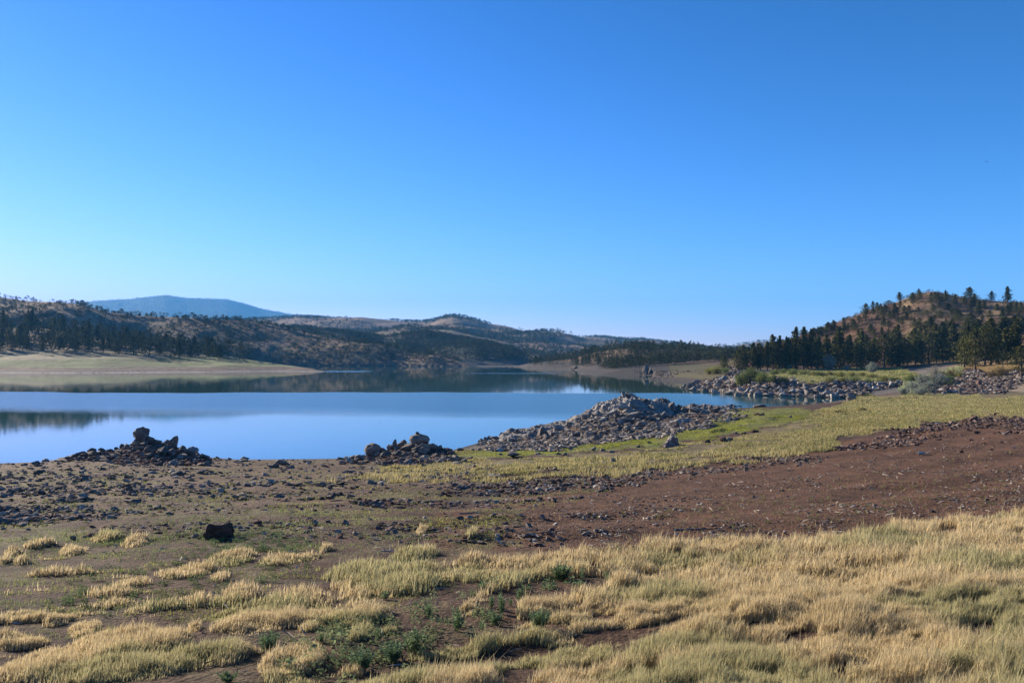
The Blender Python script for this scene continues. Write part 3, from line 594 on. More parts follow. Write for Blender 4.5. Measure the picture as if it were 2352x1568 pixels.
def stones(n, poly, s0, s1, cols, mask=None, zmin=.02):
    """stone sizes in metres"""
    px, py = sample_px(n, poly, s0, s1)
    Y = depth(px, py); X = (px - PX0) / F * Y; z = ground_z(X, Y); ok = np.isfinite(Y) & (z > zmin - .1)
    if mask is not None: ok &= RNG.random(len(px)) < mask(X, Y)
    X, Y, z = X[ok], Y[ok], z[ok]; m = len(X)
    stone_P.append(np.stack([X, Y, z], -1)); stone_S.append(s0 * (s1 / s0) ** (RNG.random(m) ** 2.0))
    stone_C.append(np.array(cols)[RNG.integers(0, len(cols), m)])
GR = [(.16, .135, .115), (.20, .17, .145), (.12, .10, .085), (.25, .215, .185)]; RD = [(.12, .075, .06), (.09, .06, .05), (.14, .10, .085), (.17, .13, .11)]; TN = [(.26, .215, .175), (.20, .17, .14), (.14, .115, .10), (.32, .28, .24)]
nz = lambda a, b, sc, s: (lambda X, Y: sstep(a, b, fbm(X / sc, Y / sc, 3, s)))
stones(6000, [(-60,1064),(150,1052),(420,1040),(560,1056),(820,1055),(1000,1075),(1150,1090),(900,1120),(600,1150),(300,1185),(-60,1215)], .04, .24, GR, nz(.38, .56, 2.0, 81))
stones(800, [(-60,1062),(420,1040),(1150,1060),(1150,1095),(600,1125),(-60,1150)], .12, .36, GR)
stones(3500, [(-60,1150),(700,1120),(1300,1100),(1300,1260),(400,1230),(-60,1240)], .03, .16, GR + RD, nz(.42, .62, 2.0, 82))
stones(6500, [(700,1130),(1000,1090),(1400,1075),(1800,1040),(1900,1060),(1500,1110),(1300,1150),(900,1170)], .04, .22, RD + GR, nz(.3, .5, 2.5, 83))
stones(3000, [(1880,1035),(2050,985),(2200,962),(2400,948),(2400,990),(2200,1005),(2000,1030)], .06, .34, RD, nz(.3, .5, 3.0, 84))
stones(14000, [(1250,1150),(1700,1100),(2400,990),(2400,1200),(1900,1240),(1400,1260)], .015, .09, RD + TN, nz(.35, .6, 1.5, 85))
stones(7000, [(1095,1030),(1110,1008),(1200,992),(1300,975),(1350,945),(1440,910),(1500,925),(1600,934),(1700,940),(1720,952),(1630,975),(1540,1002),(1420,1020),(1300,1033),(1150,1037)], .10, .50, TN + GR)
stones(2500, [(1140,1037),(1300,1033),(1420,1020),(1540,1003),(1640,975),(1560,975),(1400,995),(1250,1012),(1160,1012)], .10, .45, TN)
stones(1800, [(120,1062),(160,1050),(250,1035),(330,1008),(420,1025),(490,1050),(480,1066),(300,1070)], .08, .5, RD + GR)
stones(1300, [(780,1062),(830,1048),(900,1030),(960,1010),(1010,1030),(1050,1052),(980,1066),(850,1068)], .08, .5, RD + GR)
stones(4200, [(1565,893),(1575,886),(1610,872),(1640,866),(1700,866),(1790,870),(1880,876),(1960,880),(2080,878),(2085,890),(1990,896),(1960,914),(1857,912),(1740,909),(1687,907),(1620,899)], .35, 1.35, RD + TN + GR)
stones(900, [(1650,862),(1665,852),(1700,842),(1720,838),(1745,850),(1700,870)], .4, 1.3, RD + GR)
stones(5000, [(2100,905),(2150,890),(2190,866),(2250,852),(2400,862),(2400,885),(2300,892),(2260,903)], .2, .9, RD + GR)
stones(1500, [(2180,860),(2230,840),(2400,835),(2400,870),(2250,856)], .15, .6, RD)
stones(400, [(1400,872),(1480,858),(1700,846),(1640,850),(1560,862),(1500,870)], .3, 1.0, GR)
pxs = RNG.uniform(-60, 740, 2600); Ys = RNG.uniform(288, 400, 2600); Xs = (pxs - PX0) / F * Ys; zs = lsh(Xs, Ys); ok = (zs > .05) & (RNG.random(2600) < sstep(4, .2, zs) * .5 + .08)
stone_P.append(np.stack([Xs, Ys, zs], -1)[ok]); stone_S.append(RNG.uniform(.10, .42, ok.sum())); stone_C.append(np.array(GR)[RNG.integers(0, 4, ok.sum())])
P_, S_, C_ = np.concatenate(stone_P), np.concatenate(stone_S), np.concatenate(stone_C)
V, Fc, Cc = scatter_mesh('rubble', P_, S_, SP, None, C_)
tag(mesh_np('rubble', V, [Fc], M_STONES, False, Cc), 'countless loose stones strewn over the bank, spit and riprap point', kind='stuff')

def crag(px0, px1, T, Y0, Y1, amp, label, name='rock_outcrop', seed=0):
    nx, ny = 300, 220; tt = np.linspace(px0, px1, nx); yy = np.linspace(Y0, Y1, ny); Yg, Pg = np.meshgrid(yy, tt, indexing='ij'); X = (Pg - PX0) / F * Yg
    g0 = ground_z(X, Yg, False); c, cy, cY, bY = T; D = np.interp(Pg, c, cY)
    u, v = X / 1.5 + Yg * .35, Yg / 1.1 - X * .3
    rg = 1 - np.abs(fbm(u + seed, v, 3, 201) - .5) * 3.2; fine = fbm(X / .35, Yg / .35, 3, 202) - .5
    blk = np.floor(fbm(u * 1.3 + seed, v * 1.1, 2, 203) * 9) / 9 - .4
    edge = np.clip(np.minimum((Pg - px0) / 25, (px1 - Pg) / 25), 0, 1) * np.clip(1.25 - np.abs(Yg - D) / (Y1 - Y0) * 2.6, 0, 1)
    z = g0 - .25 + edge * (.25 + amp * (.55 * rg + .9 * blk + .35 * fine)); V = np.stack([X, Yg, z], -1).reshape(-1, 3); i = np.arange(nx * ny).reshape(ny, nx)
    q = np.stack([i[:-1, :-1], i[:-1, 1:], i[1:, 1:], i[1:, :-1]], -1).reshape(-1, 4)[:, ::-1]; keep = (edge.reshape(-1)[q] > 0).any(1)
    o = mesh_np(name, V, [q[keep]], M_ROCKG, False); tag(o, label, 'rock outcrop', 'craggy bedrock of the spit')
crag(1345, 1560, M_OUT, 66, 92, .95, 'craggy grey bedrock peak in the middle of the rocky spit', seed=3)
crag(1560, 1700, M_OUT, 74, 104, .5, 'dark low bedrock ledge past the peak of the spit', seed=8)
crag(1130, 1345, M_OUT, 54, 76, .45, 'tilted tan bedrock ribs on the low end of the spit', seed=13)

# driftwood crumbs and bark flakes left by the falling water
TW = []
for k_ in range(4):
    v_, f_ = SP[k_]; v_ = v_ * np.array([1.0, .09, .07]); v_[:, 1] += (.06 + .05 * k_) * (v_[:, 0] ** 2) * 4; TW.append((v_, f_))
dp, dy_ = [], []
for n_, poly in [(900, [(1000,1200),(1700,1090),(2400,960),(2400,1200),(1900,1245),(1300,1290)]), (500, [(-60,1120),(1100,1110),(1300,1250),(400,1290),(-60,1260)]), (160, [(300,1300),(1250,1290),(1250,1560),(300,1560)])]:
    a_, b_ = sample_px(n_, poly, 0, 0); dp.append(a_); dy_.append(b_)
dp, dy_ = np.concatenate(dp), np.concatenate(dy_); Yd = depth(dp, dy_); Xd = (dp - PX0) / F * Yd; zd = ground_z(Xd, Yd); n_ = len(dp)
V, Fc, Cc = scatter_mesh('debris', np.stack([Xd, Yd, zd + .004], -1), RNG.uniform(.05, .26, n_) * np.interp(Yd, [6, 40], [.6, 1.4]), TW, None, np.array([(.42, .36, .29), (.30, .25, .2), (.14, .10, .08)])[RNG.integers(0, 3, n_)], (.8, 1.1))
tag(mesh_np('debris', V, [Fc], M_STONES, False, Cc), 'bleached twigs and bark flakes littering the soil', kind='stuff')
# rock pillar and low outcrops on the far beach
def pillar(px, py0, py1, w, Y, label, sh='t', col='b', ti=0):
    o = bpy.data.objects.new('rock_pillar', random.choice(PR[col][sh])); C.objects.link(o)
    h = (py1 - py0) / F * Y; o.location = ((px - PX0) / F * Y, Y, ZC - Y * ((py0 + py1) / 2 - HY) / F); o.scale = (w / F * Y, w / F * Y, h * 1.15); o.rotation_euler = (0, math.radians(ti), random.uniform(0, 3))
    tag(o, label, 'rock', 'rocks on the far beach')
pillar(1483, 839, 865, 15, 277, 'tallest square rock pillar standing at the far beach waterline')
pillar(1494, 844, 864, 12, 278, 'shorter dark rock pillar touching the tall pillar on the far beach')
pillar(1503, 848, 863, 12, 279, 'leaning low rock just past the two pillars on the far beach', 'a', 'b', 20)
pillar(1521, 850, 862, 20, 285, 'low dark rock ledge on the slope behind the far beach pillars', 'a', 'b')
pillar(1548, 853, 861, 26, 288, 'flat rock shelf on the bare far beach past the pillars', 'a', 'g')
pillar(1320, 841, 850, 16, 385, 'dark rock knob at the waterline of the distant bare shore', 'a', 'b')
pillar(1345, 840, 849, 24, 380, 'broad pale rock ledge beside the dark knob on the distant shore', 'a', 'l')
pillar(1375, 842, 849, 14, 370, 'small grey rock at the end of the distant shore ledges', 'a', 'g')

# ------------------------------------------------------------------ trees
def quads(cen, size, nrm=None, col=None, asp=1.0):
    """one small leaf quad per centre, randomly turned"""
    n = len(cen); a = RNG.normal(size=(n, 3)); a /= np.linalg.norm(a, axis=1)[:, None]
    b = RNG.normal(size=(n, 3)); b -= (a * b).sum(1)[:, None] * a; b /= np.linalg.norm(b, axis=1)[:, None]
    s = np.asarray(size)[:, None] * .5; a = a * s * asp; b = b * s
    V = np.stack([cen - a - b * .6, cen + a - b * .6, cen + a * .55 + b, cen - a * .55 + b], 1).reshape(-1, 3)
    Fq = np.arange(n * 4).reshape(n, 4); return V, Fq
def tube(pts, rad, k=6):
    V, Fq = [], []
    for i, p in enumerate(pts):
        p = Vector(p); d = (Vector(pts[min(i + 1, len(pts) - 1)]) - Vector(pts[max(i - 1, 0)])).normalized()
        u = d.orthogonal().normalized(); v = d.cross(u)
        for j in range(k):
            a = 2 * PI * j / k; V.append(p + (u * math.cos(a) + v * math.sin(a)) * rad[i])
    for i in range(len(pts) - 1):
        for j in range(k): Fq.append([i * k + j, i * k + (j + 1) % k, (i + 1) * k + (j + 1) % k, (i + 1) * k + j])
    return np.array([v[:] for v in V]), np.array(Fq)
def join_parts(parts):
    V, Q, o = [], [], 0
    for v, q in parts: V.append(v); Q.append(q + o); o += len(v)
    return np.concatenate(V), np.concatenate(Q)
CT1, CT2, CT3 = np.array([.076, .080, .027]), np.array([.14, .128, .042]), np.array([.045, .050, .021])
def tree_proto(kind, seed):
    """unit height tree; returns crown mesh, trunk mesh"""
    r = random.Random(seed); cen, siz, tone = [], [], []; limbs = []
    nb, lo, clump = {'spire': (84, .05, 30), 'round': (76, .07, 34), 'open': (52, .16, 34), 'broad': (60, .16, 36), 'column': (90, .03, 30)}[kind]
    bend = r.uniform(-.03, .03)
    for i in range(nb):
        t = lo + (1 - lo) * ((i + .5) / nb) ** .9
        q = (t - lo) / (1 - lo)
        if kind == 'spire': L = .21 * (1 - q) ** .8 + .012
        elif kind == 'round': L = .30 * math.sin(PI * min(1, (q * .9 + .14))) ** .6 * (1 - .3 * q)
        elif kind == 'open': L = .20 * (1 - q * .7) * (1.15 if int(q * 9) % 2 else .62) * (.35 + .65 * min(1, q * 4))
        elif kind == 'broad': L = .42 * math.sin(PI * min(1, q * .80 + .2)) ** .8
        else: L = .135 * (1 - q) ** .35 * (.8 + .4 * r.random()) 
        a = i * 2.399 + r.uniform(-.5, .5); L *= (1 - .8 * q ** 4) * r.uniform(.45, 1.35) * (1 + .28 * math.sin(a * 2 + seed + t * 9) + .2 * math.sin(a + seed * 2 + t * 21))
        up = {'spire': -.1, 'round': .35, 'open': .15, 'broad': .45, 'column': .8}[kind] + r.uniform(-.1, .15); up *= (1 - q)
        e = Vector((math.cos(a) * L, math.sin(a) * L, t + up * L)); e.z = min(e.z, 1.0)
        b0 = Vector((bend * math.sin(t * 5), 0, t * .97))
        if i % (3 if kind in ('open', 'broad') else 6) == 0: limbs.append((b0, b0.lerp(e, .85)))
        for j in range(clump):
            f = r.random() ** .55; p = b0.lerp(e, .2 + .85 * f) if L > .03 else b0
            sp = .20 * L + .012
            cen.append((p.x + r.gauss(0, sp), p.y + r.gauss(0, sp), p.z + r.gauss(0, sp * .55)))
            siz.append(r.uniform(.018, .038)); m = r.random()
            br = 0.75 + .5 * ((i * 7919) % 13) / 13
            tone.append((CT1 * (1 - m) + CT2 * m if r.random() > .25 else CT3) * br)
    cen = np.array(cen); V, Q = quads(cen, np.array(siz)); col = np.repeat(np.array(tone), 4, 0)
    me = mesh_np('crown', V, [Q], M_CROWN, False, col, link=False)
    rb = {'broad': .034, 'round': .026}.get(kind, .02)
    pts = [(bend * math.sin(t * 5), 0, t * .97) for t in (-.03, .05, .2, .4, .6, .8, .97)]
    parts = [tube(pts, [rb * 1.5, rb, rb * .85, rb * .65, rb * .45, rb * .25, rb * .06], 7)]
    for a, b_ in limbs: parts.append(tube([a, a.lerp(b_, .5) + Vector((0, 0, -.01)), b_], [rb * .35, rb * .22, rb * .08], 4))
    V, Q = join_parts(parts); mt = mesh_np('trunk', V, [Q], M_BARK, True, link=False)
    return me, mt
TP = {k_: [tree_proto(k_, 10 * i + s) for s in range(n)] for i, (k_, n) in enumerate([('spire', 3), ('round', 3), ('open', 3), ('broad', 2), ('column', 2)])}
TREES = []
def tree(px, top, base, w, kind, zone, fn=None, ymin=3, Y=None, label=None):
    if Y is None: Y = hit(px, base, fn or H, ymin)
    if Y is None: return
    X = (px - PX0) / F * Y; z = float((fn or H)(np.array([X]), np.array([Y]))[0])
    h = (base - top) / F * Y; wd = w / F * Y
    nat = {'spire': .32, 'round': .46, 'open': .34, 'broad': .62, 'column': .26}[kind]
    if zone == 'crest': h *= .88; wd *= .88
    ca, tr = random.choice(TP[kind])
    r = bpy.data.objects.new('juniper_tree' if kind in ('round', 'broad', 'column') else 'pine_tree', None); C.objects.link(r)
    r.location = (X, Y, z - .1); r.rotation_euler = (0, 0, random.uniform(0, 6.28)); r.scale = (wd / nat, wd / nat, h)
    r.empty_display_size = .5
    for nm, me in (('crown', ca), ('trunk', tr)):
        o = bpy.data.objects.new(nm, me); C.objects.link(o); o.parent = r
    TREES.append([px, top, base, w, r, zone, kind, label]); return r
S7 = .1831
for x, t, b_, w, kd in [(60,380,512,88,'round'),(210,325,484,105,'round'),(300,305,424,66,'open'),(352,320,424,76,'round'),(397,340,404,40,'spire'),(495,300,384,112,'broad'),(635,190,330,108,'open'),(800,198,310,125,'round'),(875,155,232,60,'spire'),(987,75,190,100,'open'),
 (930,150,188,50,'broad'),(1122,105,204,96,'spire'),(1190,95,204,56,'open'),(1272,130,222,60,'round'),(1340,100,234,115,'round'),(1412,140,242,86,'round'),(1515,122,292,140,'spire'),(1580,175,282,70,'round'),(1640,185,294,105,'spire'),(1790,172,322,84,'round'),
 (1862,155,318,120,'round'),(1990,105,332,90,'column'),(2060,220,314,66,'round'),(2120,160,304,66,'open'),(2172,215,322,50,'spire')]:
    tree(1950 + x * S7, 631.6 + t * S7, 631.6 + (b_ + 4) * S7, w * S7, kd, 'crest', ground_fast, 200)
for x, t, b_, w, kd in [(210,420,492,62,'round'),(412,380,505,70,'spire'),(430,500,640,60,'column'),(128,500,584,80,'round'),(70,600,696,90,'round'),(572,340,492,62,'column'),(690,370,484,70,'round'),(750,370,474,80,'round'),(1030,205,345,60,'spire'),(1115,215,330,60,'spire'),(890,200,300,80,'round'),
 (1212,180,325,60,'spire'),(1330,230,372,70,'round'),(1562,260,384,90,'spire'),(1630,315,510,84,'column'),(1692,300,425,60,'column'),(1855,350,444,60,'column'),(1925,410,565,66,'column'),(1520,380,444,84,'round'),(1140,430,544,90,'round'),(980,430,512,110,'broad'),(1070,490,566,60,'round'),
 (1370,480,600,130,'broad'),(1350,600,640,60,'spire'),(870,570,700,110,'round'),(500,560,660,100,'round'),(280,600,690,60,'spire'),(620,520,600,60,'round'),(1560,560,650,60,'round'),(2030,330,440,60,'column'),(2100,380,480,70,'round'),(2160,330,470,70,'spire'),(2000,520,620,60,'round'),(2090,520,640,70,'spire'),(360,480,560,50,'round'),(990,560,640,60,'round')]:
    tree(1950 + x * S7, 631.6 + t * S7, 631.6 + (b_ + 2) * S7, w * S7, kd, 'slope', ground_fast, 200)
for i in range(70):
    px = 1870 + 482 * (i + random.random()) / 70; c_ = np.interp(px, T_RIGHT[0], T_RIGHT[1]); b_ = random.uniform(c_ + 14, 772)
    hh_ = random.uniform(13, 26); tree(px, b_ - hh_, b_, hh_ * random.uniform(.5, .9), random.choice(['round', 'spire', 'round', 'open']), 'slope', ground_fast, 200)
# belt at the hill foot: the ones with a clear outline, then the rows between
for px, t, b_, w, kd in [(1663,806,846,20,'round'),(1697,798,850,30,'round'),(1712,800,846,16,'spire'),(1729,777,843,28,'open'),(1747,786,846,26,'open'),(1762,780,848,18,'column'),(1775,762,846,30,'open'),(1790,764,845,24,'spire'),(1805,772,850,24,'spire'),(1812,764,840,18,'spire'),
 (1827,741,842,30,'open'),(1846,741,842,32,'open'),(1864,749,845,30,'open'),(1740,812,850,20,'column'),(1795,806,852,34,'broad'),(1830,800,851,28,'round'),(1855,790,851,26,'column'),(1880,775,852,26,'spire'),(1900,768,850,26,'spire'),(1928,752,851,34,'spire'),(1950,770,852,28,'open'),(1968,790,853,30,'round'),
 (1979,758,849,28,'spire'),(2030,775,856,52,'broad'),(2047,790,852,26,'column'),(2063,770,850,24,'spire'),(2084,796,854,34,'round'),(2061,752,851,30,'spire'),(2115,790,848,26,'spire'),(2134,772,846,48,'broad'),(2102,758,846,22,'column'),(2165,757,844,30,'spire'),(2190,752,845,34,'spire'),
 (2150,749,842,22,'column'),(2240,745,846,34,'round'),(2262,740,842,46,'broad'),(2276,726,838,30,'column'),(2295,755,838,26,'spire'),(2312,752,832,30,'column'),(2334,728,830,30,'column'),(2346,790,866,58,'broad'),(2325,745,826,26,'spire'),(2215,765,846,40,'round'),(2005,790,853,30,'round'),(2222,744,838,20,'spire')]:
    tree(px, t, b_, w, kd, 'belt', ground_fast, 100, Y=(188 if px > 2240 else 203) if b_ < 860 else None) if not (px > 2200) else tree(px, t, b_, w, kd, 'belt', ground_fast, 100)
for i in range(60):
    px = 1700 + 652 * (i + random.random()) / 60
    tp = np.interp(px, [1700, 1780, 1850, 1930, 2060, 2200, 2352], [800, 775, 760, 765, 765, 760, 742]) + random.uniform(-2, 26)
    Y = random.uniform(208, 245) if px < 2230 else random.uniform(185, 230); X = (px - PX0) / F * Y
    z = float(ground_fast(np.array([X]), np.array([Y]))[0]); base = HY + F * (ZC - z) / Y
    tree(px, min(tp, base - 42), base, random.uniform(20, 32), random.choice(['spire', 'spire', 'column', 'round', 'open']), 'belt', ground_fast, 100, Y=Y)
# wooded shore across the lake
SL = .1709
for x, t, b_, w, kd in [(40,190,560,120,'open'),(95,140,420,130,'open'),(200,165,430,90,'round'),(300,145,430,62,'spire'),(380,180,500,90,'round'),(435,175,500,90,'spire'),(555,255,432,74,'spire'),(640,290,420,60,'spire'),(732,290,585,90,'round'),(840,260,490,90,'spire'),(950,245,470,84,'spire'),(1010,240,470,66,'spire'),
 (1130,245,470,84,'open'),(880,430,612,84,'round'),(1190,340,640,100,'spire'),(1320,280,490,100,'open'),(1400,360,560,100,'round'),(1480,280,570,90,'open')]:
    tree(x * SL, 677.6 + t * SL, 677.6 + b_ * SL, w * SL, kd, 'farwood', lsh, 270)
for i in range(50):
    px = -8 + 566 * (i + random.random()) / 50; row = i % 3
    bs = np.interp(px, [0, 100, 250, 400, 500, 560], [809, 808, 812, 818, 823, 826]) - row * 9 - random.uniform(0, 6)
    h = random.uniform(30, 52) * (1.15 if px < 60 else 1)
    tt = np.interp(px, [0, 90, 110, 200, 280, 330, 420, 470, 550, 560], [735, 735, 760, 750, 745, 765, 770, 775, 776, 785])
    if 75 < px < 118 and row > 0: continue
    tree(px, max(bs - h, tt - 4), bs, random.uniform(13, 22), random.choice(['spire', 'round', 'spire', 'open', 'spire']), 'farwood', lsh, 270)
# crest junipers of the long ridge
for px, t, b_, w in [(217,691,700,11),(246,687,697,12),(264,686,697,12),(277,693,699,6),(287,690,699,7),(305,690,703,9),(320,692,705,9),(332,695,707,8),(353,697,709,8),(372,703,716,11),(400,704,720,11),(420,706,722,11),(452,706,724,13),(470,706,722,12),(430,710,724,9),(503,713,731,13),(520,714,731,13),(550,713,730,12),(565,712,731,12),
 (595,712,736,13),(612,717,734,14),(635,717,736,14),(670,711,731,15),(680,713,734,13),(700,716,737,14),(735,718,740,14),(765,716,736,14),(800,724,746,16)]:
    k2 = (px if px < 600 else 600 + (px - 600) * .5) + random.uniform(-7, 7); w = random.uniform(6, 11)
    tree(k2, np.interp(k2, T_RIDGE[0], T_RIDGE[1]) - random.uniform(5, 11), np.interp(k2, T_RIDGE[0], T_RIDGE[1]) + 1.5, w * 1.15, random.choice(['round', 'broad', 'round', 'broad', 'open']), 'ridgecrest', ridge, 500, Y=float(np.interp(k2, T_RIDGE[0], T_RIDGE[2])) - 4)
SECT_T = {'crest': 'along the crest of the hill', 'slope': 'on the open hillside', 'belt': 'in the dark belt at the hill foot', 'farwood': 'in the wood across the water', 'ridgecrest': 'on the skyline of the long ridge'}
SHP = {'spire': 'pointed', 'round': 'bushy rounded', 'open': 'open-branched', 'broad': 'broad spreading', 'column': 'slim upright'}
byz = {}
for t in TREES: byz.setdefault((t[5], t[6]), []).append(t)
for (zn, kd), lst in byz.items():
    lst.sort(key=lambda t: t[0])
    for i, t in enumerate(lst):
        w1 = f'{ORD[i]} from the left' if i < 20 and len(lst) > 1 else (f'{ORD[len(lst) - 1 - i]} from the right' if len(lst) - i <= 20 and len(lst) > 1 else 'midway along')
        tag(t[4], f"{SHP[kd]} tree {SECT_T[zn]}, {w1}", 'tree', 'trees ' + SECT_T[zn])
def relabel_t(px, top, label):
    t = min(TREES, key=lambda r: (r[0] - px) ** 2 + (r[1] - top) ** 2); t[4]['label'] = label
relabel_t(1950 + 987 * S7, 645, 'open flat-topped juniper standing highest on the hill summit')
relabel_t(1950 + 1990 * S7, 651, 'tall narrow conifer rising alone on the hill crest')
relabel_t(1950 + 1862 * S7, 660, 'round juniper with sky showing under its crown on the crest')
relabel_t(1950 + 60 * S7, 701, 'lowest lone juniper where the hill crest meets the sky')
relabel_t(2346, 790, 'leaning juniper with bare trunk above the talus')

# the rest of the far trees: one mass
def lowtree(seed, n):
    r = np.random.default_rng(seed); t = r.random(n) ** .8; L = (.30 * np.sin(PI * np.clip(t * .85 + .12, 0, 1)) ** .7) * (1 - .35 * t)
    a = r.uniform(0, 2 * PI, n); q = r.random(n) ** .5
    cen = np.stack([np.cos(a) * L * q, np.sin(a) * L * q, .06 + t * .92], -1)
    tri = r.normal(0, .5 * (5.0 / n ** .5) * .16, (n, 3, 3)) + cen[:, None]
    V = tri.reshape(-1, 3); V[:, 2] = np.clip(V[:, 2], 0, 1.02); return V, np.arange(n * 3).reshape(n, 3)
def mass(pos, h, w, protos_, tone, var):
    Vs, Fs, Cs = [], [], []; off = 0; ch = RNG.integers(0, len(protos_), len(pos))
    for k_, (V, Fc) in enumerate(protos_):
        idx = np.nonzero(ch == k_)[0]; m = len(idx); a = RNG.uniform(0, 2 * PI, m)
        x = V[None, :, 0] * w[idx, None]; y = V[None, :, 1] * w[idx, None]; z = V[None, :, 2] * h[idx, None]
        P = np.stack([x * np.cos(a)[:, None] - y * np.sin(a)[:, None] + pos[idx, 0, None], x * np.sin(a)[:, None] + y * np.cos(a)[:, None] + pos[idx, 1, None], z + pos[idx, 2, None]], -1)
        Vs.append(P.reshape(-1, 3)); Fs.append((Fc[None] + (np.arange(m) * len(V))[:, None, None] + off).reshape(-1, 3)); off += m * len(V)
        Cs.append(np.repeat(np.array(tone) * RNG.uniform(1 - var, 1 + var, m)[:, None], len(V), 0))
    return np.concatenate(Vs), np.concatenate(Fs), np.concatenate(Cs)
def scatter_on(fn, n, px0, px1, Y0, Y1, dens, zmin=3):
    px = RNG.uniform(px0, px1, n); Y = RNG.uniform(Y0, Y1, n); X = (px - PX0) / F * Y; z = fn(X, Y)
    ok = (z > zmin) & (RNG.random(n) < dens(X, Y, z)); return np.stack([X[ok], Y[ok], z[ok]], -1)
LT = [lowtree(i, 90) for i in range(5)]; LS = [lowtree(20 + i, 34) for i in range(5)]; LX = [lowtree(40 + i, 14) for i in range(4)]
massV = []
def addmass(pos, h0, h1, pr, wf=(1.0, 1.6), tone=(.050, .054, .026)):
    h = RNG.uniform(h0, h1, len(pos)); w = h * RNG.uniform(*wf, len(pos)); massV.append(mass(pos, h, w, pr, tone, .35))
addmass(scatter_on(ridge, 7000, -60, 1090, 520, 780, lambda X, Y, z: sstep(.3, .6, fbm(X / 35, Y / 35, 3, 91)) * .8 + .10 + .5 * sstep(16, 6, z), 1.1), 2.2, 5.0, LS, (1.2, 2.0))
addmass(scatter_on(ground_fast, 2600, 1190, 1720, 300, 520, lambda X, Y, z: sstep(.30, .52, fbm(X / 22, Y / 22, 3, 92)) + .35, 1.2), 2.6, 5, LT, (.9, 1.3))
addmass(scatter_on(dark, 10000, 560, 1215, 632, 860, lambda X, Y, z: .35 + sstep(.25, .5, fbm(X / 60, Y / 60, 3, 93)), 4), 2.5, 4.5, LS, (1.2, 1.8))
addmass(scatter_on(farh, 36000, 420, 1830, 750, 2150, lambda X, Y, z: sstep(.38, .62, fbm(X / 110, Y / 160, 4, 94)) ** 1.3 + sstep(30, 10, z) * .5, 4), 3, 6.5, LX, (1.3, 2.2))
addmass(scatter_on(lsh, 900, -60, 578, 345, 520, lambda X, Y, z: .75 * sstep(5.2, 6.5, z - np.interp(PX0 + F * X / Y, [0, 350, 560], [2.2, 0, -2.2])), 2.5), 5.5, 9.5, LT, (.8, 1.15))
pos = scatter_on(mtn, 5000, 100, 900, 6300, 7100, lambda X, Y, z: .7 + 0 * z, 60); addmass(pos, 6, 12, LX, (1.2, 2))
oV, oF, oC, off = [], [], [], 0
for v, f, c in massV: oV.append(v); oF.append(f + off); oC.append(c); off += len(v)
tag(mesh_np('distant_forest', np.concatenate(oV), [np.concatenate(oF)], M_CROWN, False, np.concatenate(oC)), 'thousands of small dark junipers covering the far ridges', kind='stuff')

scr = scatter_on(ground_fast, 5200, 1700, 2420, 205, 335, lambda X, Y, z: sstep(.4, .6, fbm(X / 6, Y / 6, 3, 95)), 4)
hs_ = RNG.uniform(.35, 1.3, len(scr)); v_, f_, c_ = mass(scr, hs_, hs_ * RNG.uniform(1.4, 2.6, len(scr)), LS, (.10, .085, .045), .5)
scr = scatter_on(ground_fast, 4200, 1700, 2420, 205, 335, lambda X, Y, z: sstep(.35, .6, fbm(X / 5, Y / 5, 3, 96)), 4)
hs_ = RNG.uniform(.25, .8, len(scr)); v2, f2, c2 = mass(scr, hs_, hs_ * 2.2, LS, (.17, .095, .05), .4)
tag(mesh_np('undergrowth', np.concatenate([v_, v2]), [np.concatenate([f_, f2 + len(v_)])], M_BUSH, False, np.concatenate([c_, c2])), 'low sagebrush and dry bunchgrass scattered over the right-hand hillside', kind='stuff')

# ------------------------------------------------------------------ shrubs
def shrub_proto(seed, n, colA, colB, leaf, droop=.0, stems=26):
    r = random.Random(seed); cen, tone, parts = [], [], []
    for i in range(stems):
        a = r.uniform(0, 2 * PI); ln = r.uniform(.65, 1.0); sp = r.uniform(.05, .5)
        top = Vector((math.cos(a) * sp, math.sin(a) * sp, ln * math.sqrt(max(.15, 1 - (sp * 1.5) ** 2)))); b0 = Vector((math.cos(a) * sp * .35, math.sin(a) * sp * .35, 0))
        mid = b0.lerp(top, .5) + Vector((0, 0, .06)); parts.append(tube([b0, mid, top], [.012, .008, .003], 4))
        for j in range(n // stems):
            f = r.random() ** .7; p = b0.lerp(mid, f * 2) if f < .5 else mid.lerp(top, f * 2 - 1)
            cen.append((p.x + r.gauss(0, .055), p.y + r.gauss(0, .055), max(.01, p.z + r.gauss(0, .04)))); m = r.random(); tone.append(np.array(colA) * (1 - m) + np.array(colB) * m)
    V, Q = quads(np.array(cen), np.full(len(cen), leaf) * RNG.uniform(.6, 1.3, len(cen)), asp=.5)
    cr = mesh_np('foliage', V, [Q], M_BUSH, False, np.repeat(np.array(tone), 4, 0), link=False)
    V, Q = join_parts(parts); st = mesh_np('stems', V, [Q], M_BARK, True, link=False); return cr, st
SHB = {'green': [shrub_proto(1 + i, 2400, (.13, .17, .055), (.24, .26, .09), .06) for i in range(2)], 'silver': [shrub_proto(5 + i, 2400, (.20, .23, .19), (.32, .34, .28), .055) for i in range(2)],
       'yellow': [shrub_proto(8 + i, 2400, (.21, .22, .06), (.34, .31, .10), .055) for i in range(2)], 'brown': [shrub_proto(12, 2400, (.17, .13, .06), (.26, .2, .09), .05)], 'grey': [shrub_proto(15, 1800, (.22, .2, .17), (.33, .31, .26), .045)]}
